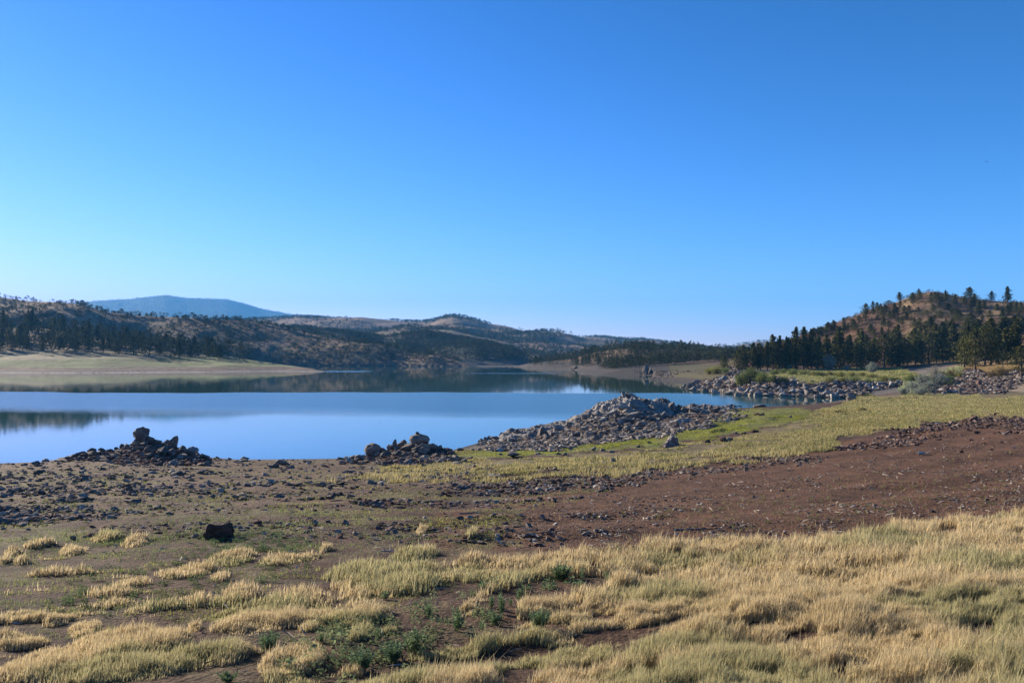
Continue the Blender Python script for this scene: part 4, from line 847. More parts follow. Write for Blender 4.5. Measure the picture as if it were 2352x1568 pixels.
def shrub(px, top, base, w, kd, label, Y=None, grp='shrubs by the inlet'):
    if Y is None: Y = hit(px, base, ground_fast, 60) or 200
    X = (px - PX0) / F * Y; z = float(ground_z(np.array([X]), np.array([Y]))[0])
    r = bpy.data.objects.new('shrub', None); C.objects.link(r); r.location = (X, Y, z - .05); r.rotation_euler = (0, 0, random.uniform(0, 6)); r.scale = (w / F * Y, w / F * Y, (base - top) / F * Y)
    cr, st = random.choice(SHB[kd])
    for nm, me in (('foliage', cr), ('stems', st)):
        o = bpy.data.objects.new(nm, me); C.objects.link(o); o.parent = r
    tag(r, label, 'shrub', grp)
shrub(1722, 842, 882, 62, 'green', 'largest rounded green willow on the riprap point')
shrub(1700, 858, 886, 34, 'green', 'low green willow hanging over the rocks before the largest willow')
shrub(1752, 850, 882, 40, 'green', 'mid-sized green willow against the side of the largest willow')
shrub(1776, 858, 882, 34, 'green', 'grey-green willow over the rocks, second past the largest')
shrub(1800, 862, 882, 30, 'green', 'small willow at the inland end of the willow row')
shrub(1645, 839, 858, 44, 'yellow', 'yellow-green shrub alone on the beach behind the riprap tip')
shrub(1628, 844, 859, 28, 'yellow', 'lowest pale yellow shrub nearest the bare far beach')
shrub(1668, 842, 858, 26, 'green', 'dark green shrub beside the yellow beach shrub')
shrub(1905, 811, 851, 36, 'silver', 'tall silvery olive tree-like shrub in front of the pine belt')
shrub(1945, 838, 853, 20, 'silver', 'small silver shrub just past the tall silvery one')
shrub(2002, 830, 858, 34, 'silver', 'round silver shrub at the foot of a broad dark juniper')
shrub(1813, 836, 849, 22, 'silver', 'little silver shrub under the pines behind the green thicket')
for i, (px, w, t, b_, kd) in enumerate([(1780,34,847,862,'green'),(1800,30,845,860,'green'),(1822,36,845,863,'green'),(1846,34,848,862,'green'),(1868,32,850,864,'yellow'),(1884,30,851,866,'green'),(1905,36,850,864,'yellow'),(1930,34,851,868,'yellow'),(1956,34,852,867,'yellow'),(1980,32,853,866,'yellow'),(2004,30,856,870,'yellow'),(2030,30,860,876,'yellow'),(2056,28,864,876,'green'),(1905,30,864,880,'yellow'),(1935,30,864,878,'yellow'),(1965,30,864,880,'green'),(1995,26,868,882,'green'),(2020,26,870,882,'green')]):
    shrub(px, t, b_, w, kd, f"{'yellow-green' if kd == 'yellow' else 'green'} shrub in the {'back' if i < 13 else 'front'} row of the terrace thicket, {ORD[i if i < 13 else i - 13]} from the left", grp='thicket on the green terrace')
shrub(2092, 858, 880, 34, 'green', 'dark green shrub between the terrace and the sagebrush slope')
for i, (px, t, b_, w, kd) in enumerate([(2150,838,872,46,'grey'),(2120,856,890,44,'silver'),(2160,856,886,50,'silver'),(2098,874,900,40,'silver'),(2135,872,902,50,'silver'),(2180,858,880,44,'green'),(2075,888,906,34,'silver'),(2112,888,907,40,'silver'),(2185,846,866,36,'brown'),(2205,852,866,26,'yellow')]):
    shrub(px, t, b_, w, kd, f"feathery {({'grey': 'bare grey', 'silver': 'silver', 'green': 'green', 'brown': 'brownish', 'yellow': 'yellow'})[kd]} sagebrush, {ORD[i]} of the sagebrush slope", grp='sagebrush slope')
shrub(2300, 838, 864, 44, 'brown', 'dense olive-brown bush on the bank above the talus')
shrub(2278, 848, 866, 28, 'brown', 'smaller brown bush touching the olive-brown bush above the talus')

# ------------------------------------------------------------------ grass
def blades(P, h, w, col, tipcol, lean=.35, mid=True, wind=(.25, .0)):
    n = len(P); a = RNG.uniform(0, 2 * PI, n); dx, dy = np.cos(a) * w * .5, np.sin(a) * w * .5
    l = RNG.normal(0, lean, (n, 2)) * h[:, None] + np.array(wind) * h[:, None] * .5
    z0 = np.zeros(n)
    bl = P + np.stack([-dx, -dy, z0], -1); br = P + np.stack([dx, dy, z0], -1)
    tip = P + np.stack([l[:, 0], l[:, 1], h], -1)
    if not mid:
        V = np.stack([bl, br, tip], 1).reshape(-1, 3); F3 = np.arange(n * 3).reshape(n, 3)
        c = np.stack([col, col, tipcol], 1).reshape(-1, 3); return V, F3, None, c
    m = P + np.stack([l[:, 0] * .35, l[:, 1] * .35, h * .6], -1); k_ = .85
    ml = m + np.stack([-dx * k_, -dy * k_, z0], -1); mr = m + np.stack([dx * k_, dy * k_, z0], -1)
    V = np.stack([bl, br, ml, mr, tip], 1).reshape(-1, 3); b_ = np.arange(n)[:, None] * 5
    return V, b_ + np.array([[2, 3, 4]]), b_ + np.array([[0, 1, 3, 2]]), np.stack([col, col, .5 * col + .5 * tipcol, .5 * col + .5 * tipcol, tipcol], 1).reshape(-1, 3)
def K(x0, x1, y0, y1): # clump box in the enlarged view of the lower left
    X0, X1, Y0, Y1 = x0 * .4883, x1 * .4883, 1177 + y0 * .4883, 1177 + y1 * .4883
    return ((X0 + X1) / 2, Y0 * .38 + Y1 * .62, (X1 - X0) / 2, (Y1 - Y0) * .40, .8)
CL = [K(*c) for c in [(100,250,125,170),(280,400,155,205),(0,110,170,205),(0,50,205,240),(60,140,215,245),(430,560,95,135),(580,700,115,160),(740,1000,245,305),(970,1210,165,250),(1220,1500,190,240),(1500,1560,160,190),(1850,2060,160,230),(1560,1840,205,330),(1590,2060,225,395),
 (1020,1210,350,410),(850,1000,390,450),(1000,1560,365,555),(1520,1810,450,540),(1400,1520,510,560),(60,200,460,515),(0,200,580,645),(350,870,530,695),(0,390,620,790),(180,930,655,801),(960,1180,600,710),(1240,1500,580,800),(330,470,500,580),(560,710,300,350),(1960,2010,70,100),(2190,2240,85,125),(880,950,530,560),(1640,1760,520,600),(1000,1080,270,320),(200,340,460,530)]]
def Kd(x0, x1, y0, y1):
    return (1148.5 + (x0 + x1) / 2 * .5117, 1177 + (y0 * .45 + y1 * .55) * .5117, (x1 - x0) / 2 * .5117, (y1 - y0) / 2 * .5117 * 1.0)
HOLES = [Kd(*c) for c in [(1930,2060,70,105),(380,520,225,275),(-40,500,295,375),(320,390,400,445),(640,890,325,355),(740,830,185,205),(1390,1450,200,225),(960,1240,490,545),(1280,1420,530,585),(1650,1760,455,500),(2040,2220,495,550),(500,640,590,660),(230,560,680,735),(-60,220,690,790),(630,720,700,764),(560,600,720,764),(-100,80,370,520),(1840,1900,560,590),(1020,1040,650,690),(1480,1560,740,764)]]
EDGE = ([0, 600, 780, 1000, 1200, 1340, 1500, 1700, 1900, 2000, 2100, 2200, 2352, 2500], [2400, 2400, 1350, 1290, 1288, 1262, 1258, 1256, 1236, 1232, 1208, 1200, 1182, 1170])
DENS_PX = ([0, 500, 700, 900, 1100, 1250, 1350, 2400], [.0, .05, .16, .30, .52, .80, .96, 1.0])
def cover(X, Y, px, py):
    ca, sa = math.cos(.45), math.sin(.45); u = (X * ca + Y * sa); v = (-X * sa + Y * ca)
    n = fbm(u / .75, v / .34, 4, 101)
    inside = py > np.interp(px, *EDGE) + (fbm(X / .6, Y / .6, 3, 103) - .5) * 34
    d = np.where(inside, np.interp(px, *DENS_PX), 0)
    # lower left: more grass towards the bottom edge
    d = np.where((px < 1250) & (py > 1270), np.maximum(d, np.interp(py, [1270, 1330, 1568], [.0, .10, .27]) * np.interp(px, [0, 1250], [.9, 1.2])), d)
    th_ = 1 - d
    m = sstep(th_ * .50 + .22, th_ * .50 + .37, n) * (d > .02)
    for cx, cy, rx, ry, s in CL:
        q = ((px - cx + (py - cy) * .5) / rx) ** 2 + ((py - cy + (px - cx) * .10) / ry) ** 2 + (n - .5) * 1.6
        m = np.maximum(m, sstep(1.45, .35, q))
    for cx, cy, rx, ry in HOLES:
        q = ((px - cx) / rx) ** 2 + ((py - cy + (px - cx) * .12) / ry) ** 2 + (n - .5) * 1.2
        m = m * sstep(.75, 1.3, q)
    return m
GV, G3, G4, GC = [], [], [], []; goff = 0
def add_blades(V, F3, F4, c):
    global goff
    GV.append(V); G3.append(F3 + goff); GC.append(c)
    if F4 is not None: G4.append(F4 + goff)
    goff += len(V)
TAN, TAN2, GRN, OLV = np.array([.50, .375, .19]), np.array([.67, .54, .32]), np.array([.19, .225, .10]), np.array([.33, .30, .13])
def grass_near(n, Y0, Y1, hh, ww, pa=-60, pb=2412):
    Yy = np.sqrt(RNG.uniform(Y0 ** 2, Y1 ** 2, n)); px = RNG.uniform(pa, pb, n); X = (px - PX0) / F * Yy
    z = ground_z(X, Yy); py = HY + F * (ZC - z) / Yy
    m = cover(X, Yy, px, py); k_ = RNG.random(n) < m * .97
    k_ |= (RNG.random(n) < .012)
    X, Yy, z, px, py, m = X[k_], Yy[k_], z[k_], px[k_], py[k_], m[k_]; n = len(X)
    big = fbm(X / .55, Yy / .42, 3, 104)
    fine = fbm(X / .13, Yy / .11, 2, 108); crs = sstep(.0, .05, np.abs(fbm((X * .9 + Yy * .43) / .62, (Yy * .9 - X * .43) / .34, 3, 109) - .5)); tall = np.where(RNG.random(n) < .035, 1.5, 1.0); h = hh * tall * (.42 + .58 * crs) * (.48 + .55 * sstep(.30, .72, big) + .5 * (fine - .5)) * RNG.uniform(.55, 1.25, n) * (.4 + .6 * m) * np.interp(px, [0, 900, 1400, 2352], [.72, .9, 1.1, 1.2]) * np.where(m < .15, .35, 1)
    g_ = sstep(.46, .66, fbm(X / 1.3, Yy / .9, 4, 105) + np.interp(px, [0, 500, 900, 1150, 1300, 1900, 2352], [-.07, -.02, .05, .0, -.10, -.07, -.01]) + np.interp(py, [1200, 1568], [-.03, .03]) + .16 * np.exp(-((px - 830) / 260) ** 2 - ((py - 1500) / 70) ** 2) + .10 * np.exp(-((px - 2250) / 150) ** 2 - ((py - 1350) / 90) ** 2))
    r1 = RNG.random(n)[:, None]; tan = TAN * r1 + TAN2 * (1 - r1); gr = GRN * r1 + OLV * (1 - r1); gg = (g_ * RNG.uniform(.5, 1, n))[:, None]
    vv = RNG.uniform(.6, 1.4, n)[:, None]; col = (tan * .85 * (1 - gg) + gr * gg) * vv; tip = col * .7 + (TAN2 * 1.1) * .3
    add_blades(*blades(np.stack([X, Yy, z - .01], -1), h, np.full(n, ww) * np.interp(Yy, [4, 14], [1, 2.0]), col, tip, .17))
grass_near(560000, 4.0, 8.0, .135, .0042)
grass_near(520000, 8.0, 17.0, .165, .006)
grass_near(150000, 3.4, 8.0, .135, .0055, 2412, 3500); grass_near(110000, 8.0, 17.0, .165, .008, 2412, 3100)      # on past both sides of the frame
grass_near(90000, 3.4, 8.0, .135, .0055, -1000, -60); grass_near(50000, 8.0, 17.0, .165, .008, -600, -60)
def grass_far(n, poly, hh, ww, tones, mask=None, tp=1.15, zone=None):
    px, py = sample_px(n, poly, 0, 0); Y = depth(px, py); X = (px - PX0) / F * Y; z = ground_z(X, Y); ok = np.isfinite(Y) & (z > .1)
    if mask is not None: ok &= RNG.random(len(px)) < mask(X, Y)
    X, Y, z = X[ok], Y[ok], z[ok]; n = len(X); t = np.array(tones)[np.clip((fbm(X / 9, Y / 4 + X / 9, 4, 111) * 1.6 - .3 + RNG.normal(0, .15, n)) * len(tones), 0, len(tones) - 1).astype(int)]
    t = t * RNG.uniform(.8, 1.2, n)[:, None]; h = hh * RNG.uniform(.5, 1.3, n) * (.5 + fbm(X / (Y * .03), Y / (Y * .03), 2, 112)) ; w = ww * Y / F * RNG.uniform(.7, 1.3, n)
    add_blades(*blades(np.stack([X, Y, z - .01], -1), h, w, t, np.clip(t * tp, 0, 1), .35, False))
MEA = [(.24, .21, .085), (.34, .29, .13), (.18, .185, .07), (.40, .33, .16), (.27, .23, .09)]
LOWG = [(.22, .24, .07), (.30, .29, .09), (.17, .21, .08)]
clumpy = lambda sc, a, b_, s: (lambda X, Y: sstep(a, b_, fbm(X / sc, Y / (sc * .5), 3, s)))
grass_far(120000, Z_MEADOW, .075, 2.8, MEA, lambda X, Y: np.maximum(sstep(1750, 1950, PX0 + F * X / Y + 300 * (fbm(X / 4, Y / 4, 3, 120) - .5)), sstep(.50, .60, fbm(X / 1.6, Y / 1.1, 3, 121))))
grass_far(36000, [(1900,1030),(1930,1000),(2100,974),(2352,956),(2400,905),(1980,905),(1900,932),(1860,965)], .09, 3.0, MEA)
grass_far(40000, Z_GREEN, .05, 2.0, [(.20, .22, .05), (.30, .30, .05), (.15, .18, .05)], clumpy(3, .3, .5, 122))
grass_far(50000, [(-60,1080),(1150,1050),(1500,1055),(1500,1100),(1200,1180),(1100,1260),(-60,1290)], .05, 1.8, LOWG, clumpy(1.0, .50, .62, 123))
grass_far(22000, [(750,1110),(800,1085),(1100,1070),(1400,1055),(1750,1030),(1900,1020),(1900,1045),(1500,1085),(1100,1110)], .16, 2.4, MEA[:2] + MEA[3:], clumpy(1.2, .50, .60, 124))
grass_far(2200, [(1200,1150),(2400,970),(2400,1200),(1400,1260)], .09, 1.8, MEA + LOWG, clumpy(.45, .66, .72, 125))
grass_far(30000, [(-60,1200),(1000,1180),(1150,1290),(900,1400),(-60,1500)], .045, 1.7, LOWG + [(.14, .18, .09)], clumpy(.5, .50, .64, 126))
grass_far(26000, Z_TERR, .35, 2.2, [(.22, .23, .08), (.34, .30, .14), (.17, .19, .065)])
grass_far(5000, [(2100,905),(2060,890),(2110,870),(2190,848),(2230,845),(2180,880),(2140,904)], .5, 2.2, [(.30, .31, .2), (.26, .27, .12)])
grass_far(16000, [(2180,860),(2240,838),(2400,830),(2400,850),(2250,850)], .3, 2.0, [(.42, .31, .15), (.34, .24, .12)])
o = mesh_np('grass', np.concatenate(GV), [np.concatenate(G4), np.concatenate(G3)], M_GRASS, False, np.concatenate(GC))
tag(o, 'dry golden and green grass growing in clumps over the bank and meadow', kind='stuff')

# ------------------------------------------------------------------ green weeds
def weed_proto(seed, stems, spread):
    r = random.Random(seed); V4, Q4, tone, parts = [], [], [], []; n = 0
    for i in range(stems):
        a = r.uniform(0, 2 * PI); sp = r.uniform(0, spread); top = Vector((math.cos(a) * sp, math.sin(a) * sp, r.uniform(.6, 1.0))); b0 = Vector((math.cos(a) * sp * .3, math.sin(a) * sp * .3, 0)); mid = b0.lerp(top, .5) + Vector((0, 0, .05))
        parts.append(tube([b0, mid, top], [.012, .009, .004], 5))
        for j in range(22):
            f = .12 + .88 * j / 21; p = b0.lerp(mid, f * 2) if f < .5 else mid.lerp(top, f * 2 - 1)
            b_ = j * 2.4 + r.uniform(-.3, .3); L = r.uniform(.15, .23) * (1.15 - .5 * f); d = Vector((math.cos(b_), math.sin(b_), r.uniform(.2, .9))).normalized()
            s = d.cross(Vector((0, 0, 1))).normalized() * L * .30; m = p + d * L * .5 + Vector((0, 0, L * .06)); e = p + d * L
            V4 += [p, m - s, e, m + s]; Q4.append([n, n + 1, n + 2, n + 3]); n += 4
            c = np.array([.19, .25, .125]) * r.uniform(.7, 1.4); tone += [c] * 4
    lv = mesh_np('leaves', np.array([v[:] for v in V4]), [np.array(Q4)], M_PLANT, False, np.array(tone), link=False)
    V, Q = join_parts(parts); return lv, mesh_np('stem', V, [Q], M_STEM, True, link=False)
WP = [weed_proto(1, 26, .6), weed_proto(2, 9, .35), weed_proto(3, 14, .5), weed_proto(4, 5, .25)]
WLAB = ['largest bushy leafy weed at the far edge of the bare soil patch', 'thin single weed just beside the largest leafy weed', 'low sprawling weed below the thin single weed', 'leafy weed at the inland end of the bare soil patch', 'small weed at the grass edge above the soil hollows', 'twin-stemmed weed where the soil patch narrows',
 'slim upright weed among the soil hollows', 'tallest forked weed standing on dark soil', 'leafy weed with two branches below the soil hollows', 'short weed between the forked weed and the golden grass', 'bushy weed in grass below the forked weed', 'large green weed spreading over golden grass', 'small weed beside the bushy weed in grass',
 'weed growing among grey-green grass by the clump edge', 'single weed on soil beside the broad golden clump', 'dense low weed in the greenest grass', 'leafy weed just above the densest green grass', 'tall weed by the edge of the green grass patch', 'wide weed mass in the middle of the green grass', 'upright weed in the gap before the forked weed',
 'small weed poking from the green patch', 'weed on bare soil below the big golden clump', 'low leafy weed at the bottom edge', 'pale yellow-green weed on the bottom soil', 'little yellow-green sprig near the golden bank', 'weed behind the long grass ridge']
for i, (px, b_, h, w, k_) in enumerate([(1289,1331,37,52,0),(1336,1329,25,12,3),(1333,1347,15,24,1),(1397,1338,28,26,2),(1176,1341,16,20,1),(1107,1355,25,24,1),(1192,1379,32,24,1),(1152,1410,50,28,2),(1129,1395,32,20,1),(1173,1391,18,12,3),(1135,1434,30,30,2),(1237,1446,45,52,0),(1106,1446,22,20,1),
 (1050,1450,56,40,2),(884,1377,24,22,1),(830,1540,46,56,0),(869,1470,34,26,1),(952,1500,60,50,2),(905,1520,44,60,0),(985,1420,44,26,1),(737,1476,22,24,2),(618,1496,44,50,0),(522,1566,24,46,2),(430,1520,20,24,2),(525,1472,14,16,1),(1108,1357,20,12,3)]):
    Y = hit(px, b_); X = (px - PX0) / F * Y; z = float(ground_z(np.array([X]), np.array([Y]))[0])
    r = bpy.data.objects.new('leafy_weed', None); C.objects.link(r); r.location = (X, Y, z); s = w * 1.2 / F * Y
    hh = h * 1.05 / F * Y; wid = {0: 1.3, 1: .85, 2: 1.1, 3: .6}[k_]; r.scale = (s / wid, s / wid, hh); r.rotation_euler = (0, 0, random.uniform(0, 6))
    for nm, me in zip(('leaves', 'stem'), WP[k_]):
        o = bpy.data.objects.new(nm, me); C.objects.link(o); o.parent = r
    tag(r, WLAB[i], 'weed', 'leafy weeds in the grass')

def low_herbs():
    r = np.random.default_rng(5); out = []
    for k_ in range(5):
        n_ = 46; a = r.uniform(0, 2 * PI, n_); q = r.random(n_) ** .6 * .5; cen = np.stack([np.cos(a) * q, np.sin(a) * q, r.random(n_) * (1.1 - q * 1.2)], -1)
        v, f = quads(cen, r.uniform(.14, .3, n_), asp=.45); out.append((v, np.concatenate([f[:, [0, 1, 2]], f[:, [0, 2, 3]]])))
    return out
HP = low_herbs(); vs_, fs_, cs_, of_ = [], [], [], 0
for n_, poly, h0, h1, tone in [(95, [(600,1568),(640,1480),(820,1400),(1000,1380),(1120,1360),(1160,1420),(1020,1500),(880,1568)], .05, .13, (.21, .245, .115)), (16, [(1080,1345),(1240,1320),(1420,1310),(1400,1350),(1180,1400)], .05, .14, (.16, .21, .10)),
        (260, [(200,1300),(500,1240),(760,1260),(700,1320),(300,1420),(100,1400)], .03, .08, (.16, .20, .085)), (170, [(400,1225),(640,1215),(760,1250),(520,1270)], .03, .09, (.17, .21, .10)), (260, [(-60,1120),(900,1110),(1100,1160),(600,1230),(-60,1250)], .03, .08, (.18, .19, .065)), (260, [(1300,1200),(2350,1010),(2350,1150),(1700,1220)], .03, .07, (.2, .2, .08))]:
    a_, b_ = sample_px(n_, poly, 0, 0); Yd = depth(a_, b_); Xd = (a_ - PX0) / F * Yd; hh_ = RNG.uniform(h0, h1, len(a_)); v, f, c = mass(np.stack([Xd, Yd, ground_z(Xd, Yd)], -1), hh_, hh_ * RNG.uniform(1.0, 2.0, len(a_)), HP, tone, .35); vs_.append(v); fs_.append(f + of_); cs_.append(c); of_ += len(v)
tag(mesh_np('weeds', np.concatenate(vs_), [np.concatenate(fs_)], M_PLANT, False, np.concatenate(cs_)), 'low green weeds creeping between the grass clumps and over bare soil', kind='stuff')

# ------------------------------------------------------------------ wood: stump, root mass, log, sticks
def lump(name, px, py, w, h, mat, label, cat, seed, spikes=0, trail=None):
    Y = hit(px, py + h * .42); s = w / F * Y; hh = h / F * Y; X = (px - PX0) / F * Y; z = float(ground_z(np.array([X]), np.array([Y]))[0])
    r = random.Random(seed); bm = bmesh.new(); bmesh.ops.create_icosphere(bm, subdivisions=4, radius=.5)
    for v in bm.verts:
        c = v.co.copy()
        for k_ in range(3): c[k_] = math.copysign(abs(c[k_] * 2) ** .5 * .5, c[k_])          # squarer block
        a = math.atan2(c.y, c.x); g_ = math.sin(a * 9 + seed) * .035 + math.sin(a * 17 + c.z * 3) * .02
        d = float(fbm(np.array([c.x * 4 + seed]), np.array([c.y * 4 + c.z * 3]), 4, seed)[0]) - .5
        v.co = c + c.normalized() * (g_ + d * .22)
        v.co.z = max(v.co.z, -.5)
        if name == 'root_mass': v.co.x *= (1 - .55 * (v.co.z + .5)); v.co.x += .14 * (v.co.z + .5)
    me = bm_mesh(bm, 'block', mat, False)
    e = bpy.data.objects.new(name, None); C.objects.link(e); e.location = (X, Y, z)
    o = bpy.data.objects.new('wood_block', me); C.objects.link(o); o.parent = e; o.scale = (s, s * .75, hh * 1.05); o.location = (0, 0, hh * .46)
    parts = []
    for i in range(spikes):
        a = r.uniform(0, 2 * PI); b0 = Vector((math.cos(a) * s * .32, math.sin(a) * s * .25, hh * r.uniform(.25, .7))); d = Vector((math.cos(a) * s * .3, math.sin(a) * s * .25, -hh * r.uniform(.0, .5)))
        parts.append(tube([b0, b0 + d * .6 + Vector((0, 0, hh * .06)), b0 + d], [s * .045, s * .03, s * .01], 5))
    if trail: parts.append(tube([(s * .3, 0, hh * .25), (s * .6, -.05, hh * .2), (s * 1.0, -.1, hh * .12), (s * 1.25, -.12, 0)], [s * .06, s * .05, s * .035, s * .02], 6))
    if parts:
        V, Q = join_parts(parts); mesh_np('root', V, [Q], mat, True, parent=e)
    tag(e, label, cat)
lump('tree_stump', 503, 1221, 60, 34, M_STUMP, 'charred black tree stump lying alone on the brown flat', 'stump', 3, 10)
lump('root_mass', 1541, 1016, 36, 25, M_GREYW, 'weathered conical root stump with a root trailing over the meadow', 'stump', 5, 8, True)
def stick(px, py, L, ang, mat, label, name='stick', rad=.02, kink=.15, branches=0, lift=0):
    Y = hit(px, py); X = (px - PX0) / F * Y; s = L / F * Y; z = float(ground_z(np.array([X]), np.array([Y]))[0]); c, sn = math.cos(ang), math.sin(ang)
    pts = [(X + c * s * t + sn * s * k_, Y + sn * s * t, 0) for t, k_ in ((-.5, 0), (-.2, kink), (.15, -kink * .5), (.5, 0))]
    pts = [(x, y, float(ground_z(np.array([x]), np.array([y]))[0]) + rad * .8 + lift * i) for i, (x, y, _) in enumerate(pts)]
    R = rad; parts = [tube(pts, [R, R * .9, R * .8, R * .4], 6)]
    for b_ in range(branches):
        p = Vector(pts[1 + b_ % 2]); a = random.uniform(0, 6.28); d = Vector((math.cos(a) * s * .3, math.sin(a) * s * .2, s * random.uniform(.2, .45)))
        parts.append(tube([p, p + d * .5 + Vector((0, 0, .02)), p + d], [R * .6, R * .4, R * .15], 5))
    V, Q = join_parts(parts); ctr = np.array([X, Y, z]); o = mesh_np(name, V - ctr, [Q], mat, True); o.location = (X, Y, z); tag(o, label, 'stick' if name != 'log' else 'log', 'driftwood on the bank')
stick(2117, 1043, 18, .1, M_DEAD, 'thick bleached white stick on the red soil', rad=.06, kink=.04)
stick(2154, 973, 14, -.3, M_DEAD, 'thin curved white stick at the meadow edge', rad=.04, kink=.12)
stick(891, 1266, 34, -.2, M_DEAD, 'forked bleached twig behind the golden grass ridge', rad=.012, branches=3)
stick(682, 1139, 14, -.5, M_DEAD, 'short white stick on the stony brown flat', rad=.02, kink=.03)
stick(538, 1142, 8, .5, M_DEAD, 'tiny white stick before the stony bank', rad=.02, kink=.03)
stick(375, 1260, 14, .2, M_DEAD, 'pale twig beside the small golden clumps', rad=.01)
stick(545, 1236, 40, .6, M_GREYW, 'grey crooked twig right below the black stump', rad=.012, branches=1)
stick(1085, 1178, 60, .1, M_GREYW, 'long thin grey branch lying on the bare brown soil', rad=.012, kink=.05, branches=2)
stick(1590, 1216, 90, .1, M_GREYW, 'longest dark branch lying before the dry grass edge', rad=.014, kink=.04, branches=2)
stick(516, 1050, 26, .2, M_GREYW, 'dead branch sticking up at the water edge past the stone pile', rad=.03, branches=6, kink=.1)
stick(2330, 1028, 12, .2, M_DEAD, 'small pale stick far along the red soil', rad=.02, kink=.05)
stick(1410, 985, 14, .8, M_DEAD, 'white stick among stones at the foot of the spit', rad=.05, kink=.05)
stick(20, 1100, 40, .9, M_GREYW, 'dark twig propped among stones at the far end of the bank', rad=.02, kink=.05, branches=2, lift=.06)
stick(40, 1432, 22, .1, M_DEAD, 'pale straight twig on soil among the low grass', rad=.008, kink=.03)
stick(2322, 1512, 44, -.9, M_GREYW, 'weathered grey log half hidden in the tall grass', name='log', rad=.035, kink=.06, lift=.03)
# bleached snag at the end of the far wood
stick(565, 829, 30, .2, M_DEAD, 'fallen bleached snag at the end of the far wood', name='log', rad=.35, kink=.1, branches=4)

# ------------------------------------------------------------------ birds
def bird(px, py, Y, span, label):
    X = (px - PX0) / F * Y; z = ZC - Y * (py - HY) / F
    bm = bmesh.new(); bmesh.ops.create_uvsphere(bm, u_segments=12, v_segments=8, radius=.5)
    for v in bm.verts: v.co = Vector((v.co.x * span * .55, v.co.y * span * .14, v.co.z * span * .14))
    for s in (-1, 1):
        prev = None
        pts = [(.08, .03, 0), (.04, .28, .12), (-.10, .52, .02)]
        le = [bm.verts.new((p[0] * span, s * p[1] * span, p[2] * span)) for p in pts]; te = [bm.verts.new(((p[0] - .16 * (1 - i * .35)) * span, s * p[1] * span, p[2] * span - .008)) for i, p in enumerate(pts)]
        for i in range(2): bm.faces.new((le[i], le[i + 1], te[i + 1], te[i]))
    t = [bm.verts.new((-.22 * span, 0, 0)), bm.verts.new((-.4 * span, .08 * span, .01)), bm.verts.new((-.4 * span, -.08 * span, .01))]; bm.faces.new(t)
    o = bpy.data.objects.new('bird', bm_mesh(bm, 'bird', M_BIRD)); C.objects.link(o); o.location = (X, Y, z); o.rotation_euler = (.3, .1, 2.2); tag(o, label, 'bird', 'birds in flight')
bird(872, 971, 45, .22, 'small dark bird flying low over the calm water')
bird(2266, 372, 60, .22, 'tiny dark bird high in the blue sky above the hill')

# ------------------------------------------------------------------ air
m = bpy.data.materials.new('air haze'); m.use_nodes = True; nt = m.node_tree; nt.nodes.remove(nt.nodes['Principled BSDF'])
pv = nt.nodes.new('ShaderNodeVolumePrincipled'); pv.inputs['Color'].default_value = (.11, .46, 1, 1); pv.inputs['Density'].default_value = 1.25e-4; pv.inputs['Anisotropy'].default_value = .0
nt.links.new(pv.outputs[0], nt.nodes['Material Output'].inputs['Volume'])
bm = bmesh.new(); bmesh.ops.create_cube(bm, size=1)
hz = bpy.data.objects.new('haze', bm_mesh(bm, 'haze', m)); C.objects.link(hz); hz.scale = (18500, 18500, 640 + 5); hz.location = (0, 0, 640 / 2 - 2.5)
tag(hz, 'thin blue haze of air over the lake and hills', kind='stuff')

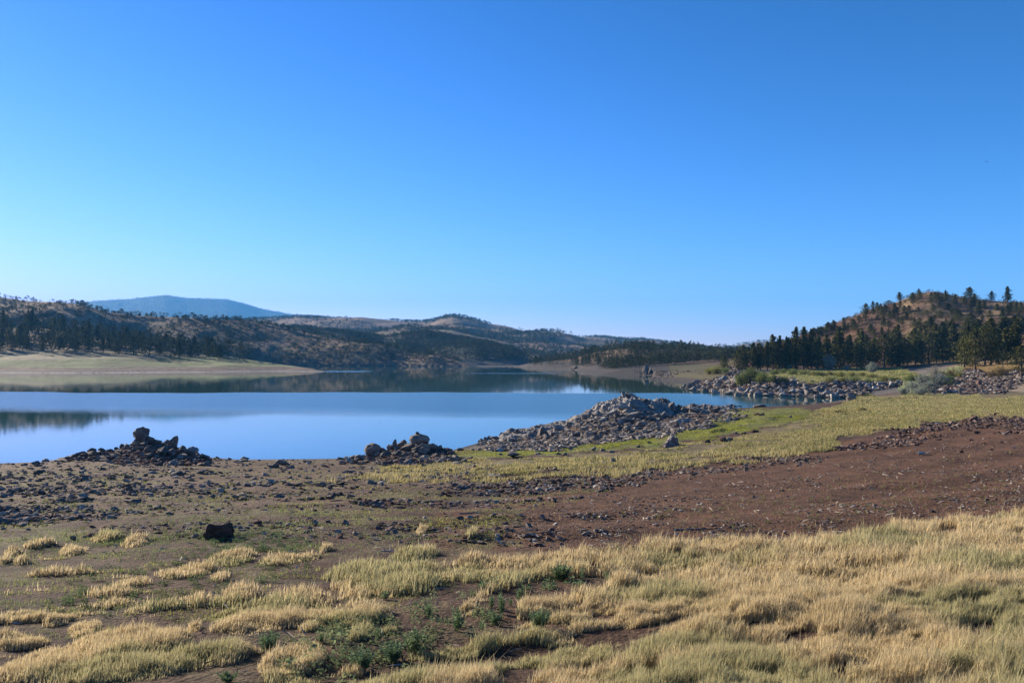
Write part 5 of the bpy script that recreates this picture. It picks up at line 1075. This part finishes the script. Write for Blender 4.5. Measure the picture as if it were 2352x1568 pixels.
# ------------------------------------------------------------------ light, sky, camera
sc = bpy.context.scene
w = bpy.data.worlds.new('World'); sc.world = w; w.use_nodes = True; nt = w.node_tree; bg = nt.nodes['Background']
sky = nt.nodes.new('ShaderNodeTexSky'); sky.sky_type = 'NISHITA'; sky.sun_disc = False; sky.sun_elevation = SUN_EL; sky.sun_rotation = SUN_AZ
sky.altitude = 1000; sky.air_density = 1.0; sky.dust_density = .12; sky.ozone_density = 2.0
EXPO = 1.42; STR = .12
sp = nt.nodes.new('ShaderNodeSeparateColor'); cb = nt.nodes.new('ShaderNodeCombineColor'); nt.links.new(sky.outputs[0], sp.inputs[0])
for k_, (gain, pw) in enumerate([(1.95, 2.18), (1.34, 1.50), (2.2, 1.6)]):     # the film's response: deeper blue, steeper fall-off
    a = nt.nodes.new('ShaderNodeMath'); a.operation = 'MULTIPLY'; a.inputs[1].default_value = .12; nt.links.new(sp.outputs[k_], a.inputs[0])
    b = nt.nodes.new('ShaderNodeMath'); b.operation = 'POWER'; b.inputs[1].default_value = pw; nt.links.new(a.outputs[0], b.inputs[0])
    c = nt.nodes.new('ShaderNodeMath'); c.operation = 'MULTIPLY'; c.inputs[1].default_value = gain / STR / 2 ** EXPO; nt.links.new(b.outputs[0], c.inputs[0])
    nt.links.new(c.outputs[0], cb.inputs[k_])
nt.links.new(cb.outputs[0], bg.inputs[0]); bg.inputs[1].default_value = STR
S = Vector((math.sin(SUN_AZ) * math.cos(SUN_EL), math.cos(SUN_AZ) * math.cos(SUN_EL), math.sin(SUN_EL)))
ld = bpy.data.lights.new('sun', 'SUN'); ld.energy = 5.0; ld.angle = math.radians(.53); ld.color = (1, .90, .74)
lo = bpy.data.objects.new('sun', ld); C.objects.link(lo); lo.rotation_euler = S.to_track_quat('Z', 'Y').to_euler()
cd = bpy.data.cameras.new('camera'); co = bpy.data.objects.new('camera', cd); C.objects.link(co); co.location = (0, 0, ZC); co.rotation_euler = (PI / 2, 0, 0)
cd.sensor_width = 36; cd.lens = F / 2352 * 36; cd.shift_y = (HY - 784) / 2352; cd.clip_end = 30000; cd.clip_start = .1
sc.camera = co
sc.view_settings.view_transform = 'Standard'; sc.view_settings.look = 'None'; sc.view_settings.exposure = EXPO; sc.view_settings.gamma = 1
try: sc.cycles.use_denoising = True; sc.cycles.denoiser = 'OPENIMAGEDENOISE'; sc.cycles.volume_bounces = 0; sc.cycles.max_bounces = 6; sc.cycles.diffuse_bounces = 3
except Exception as e: print(e)
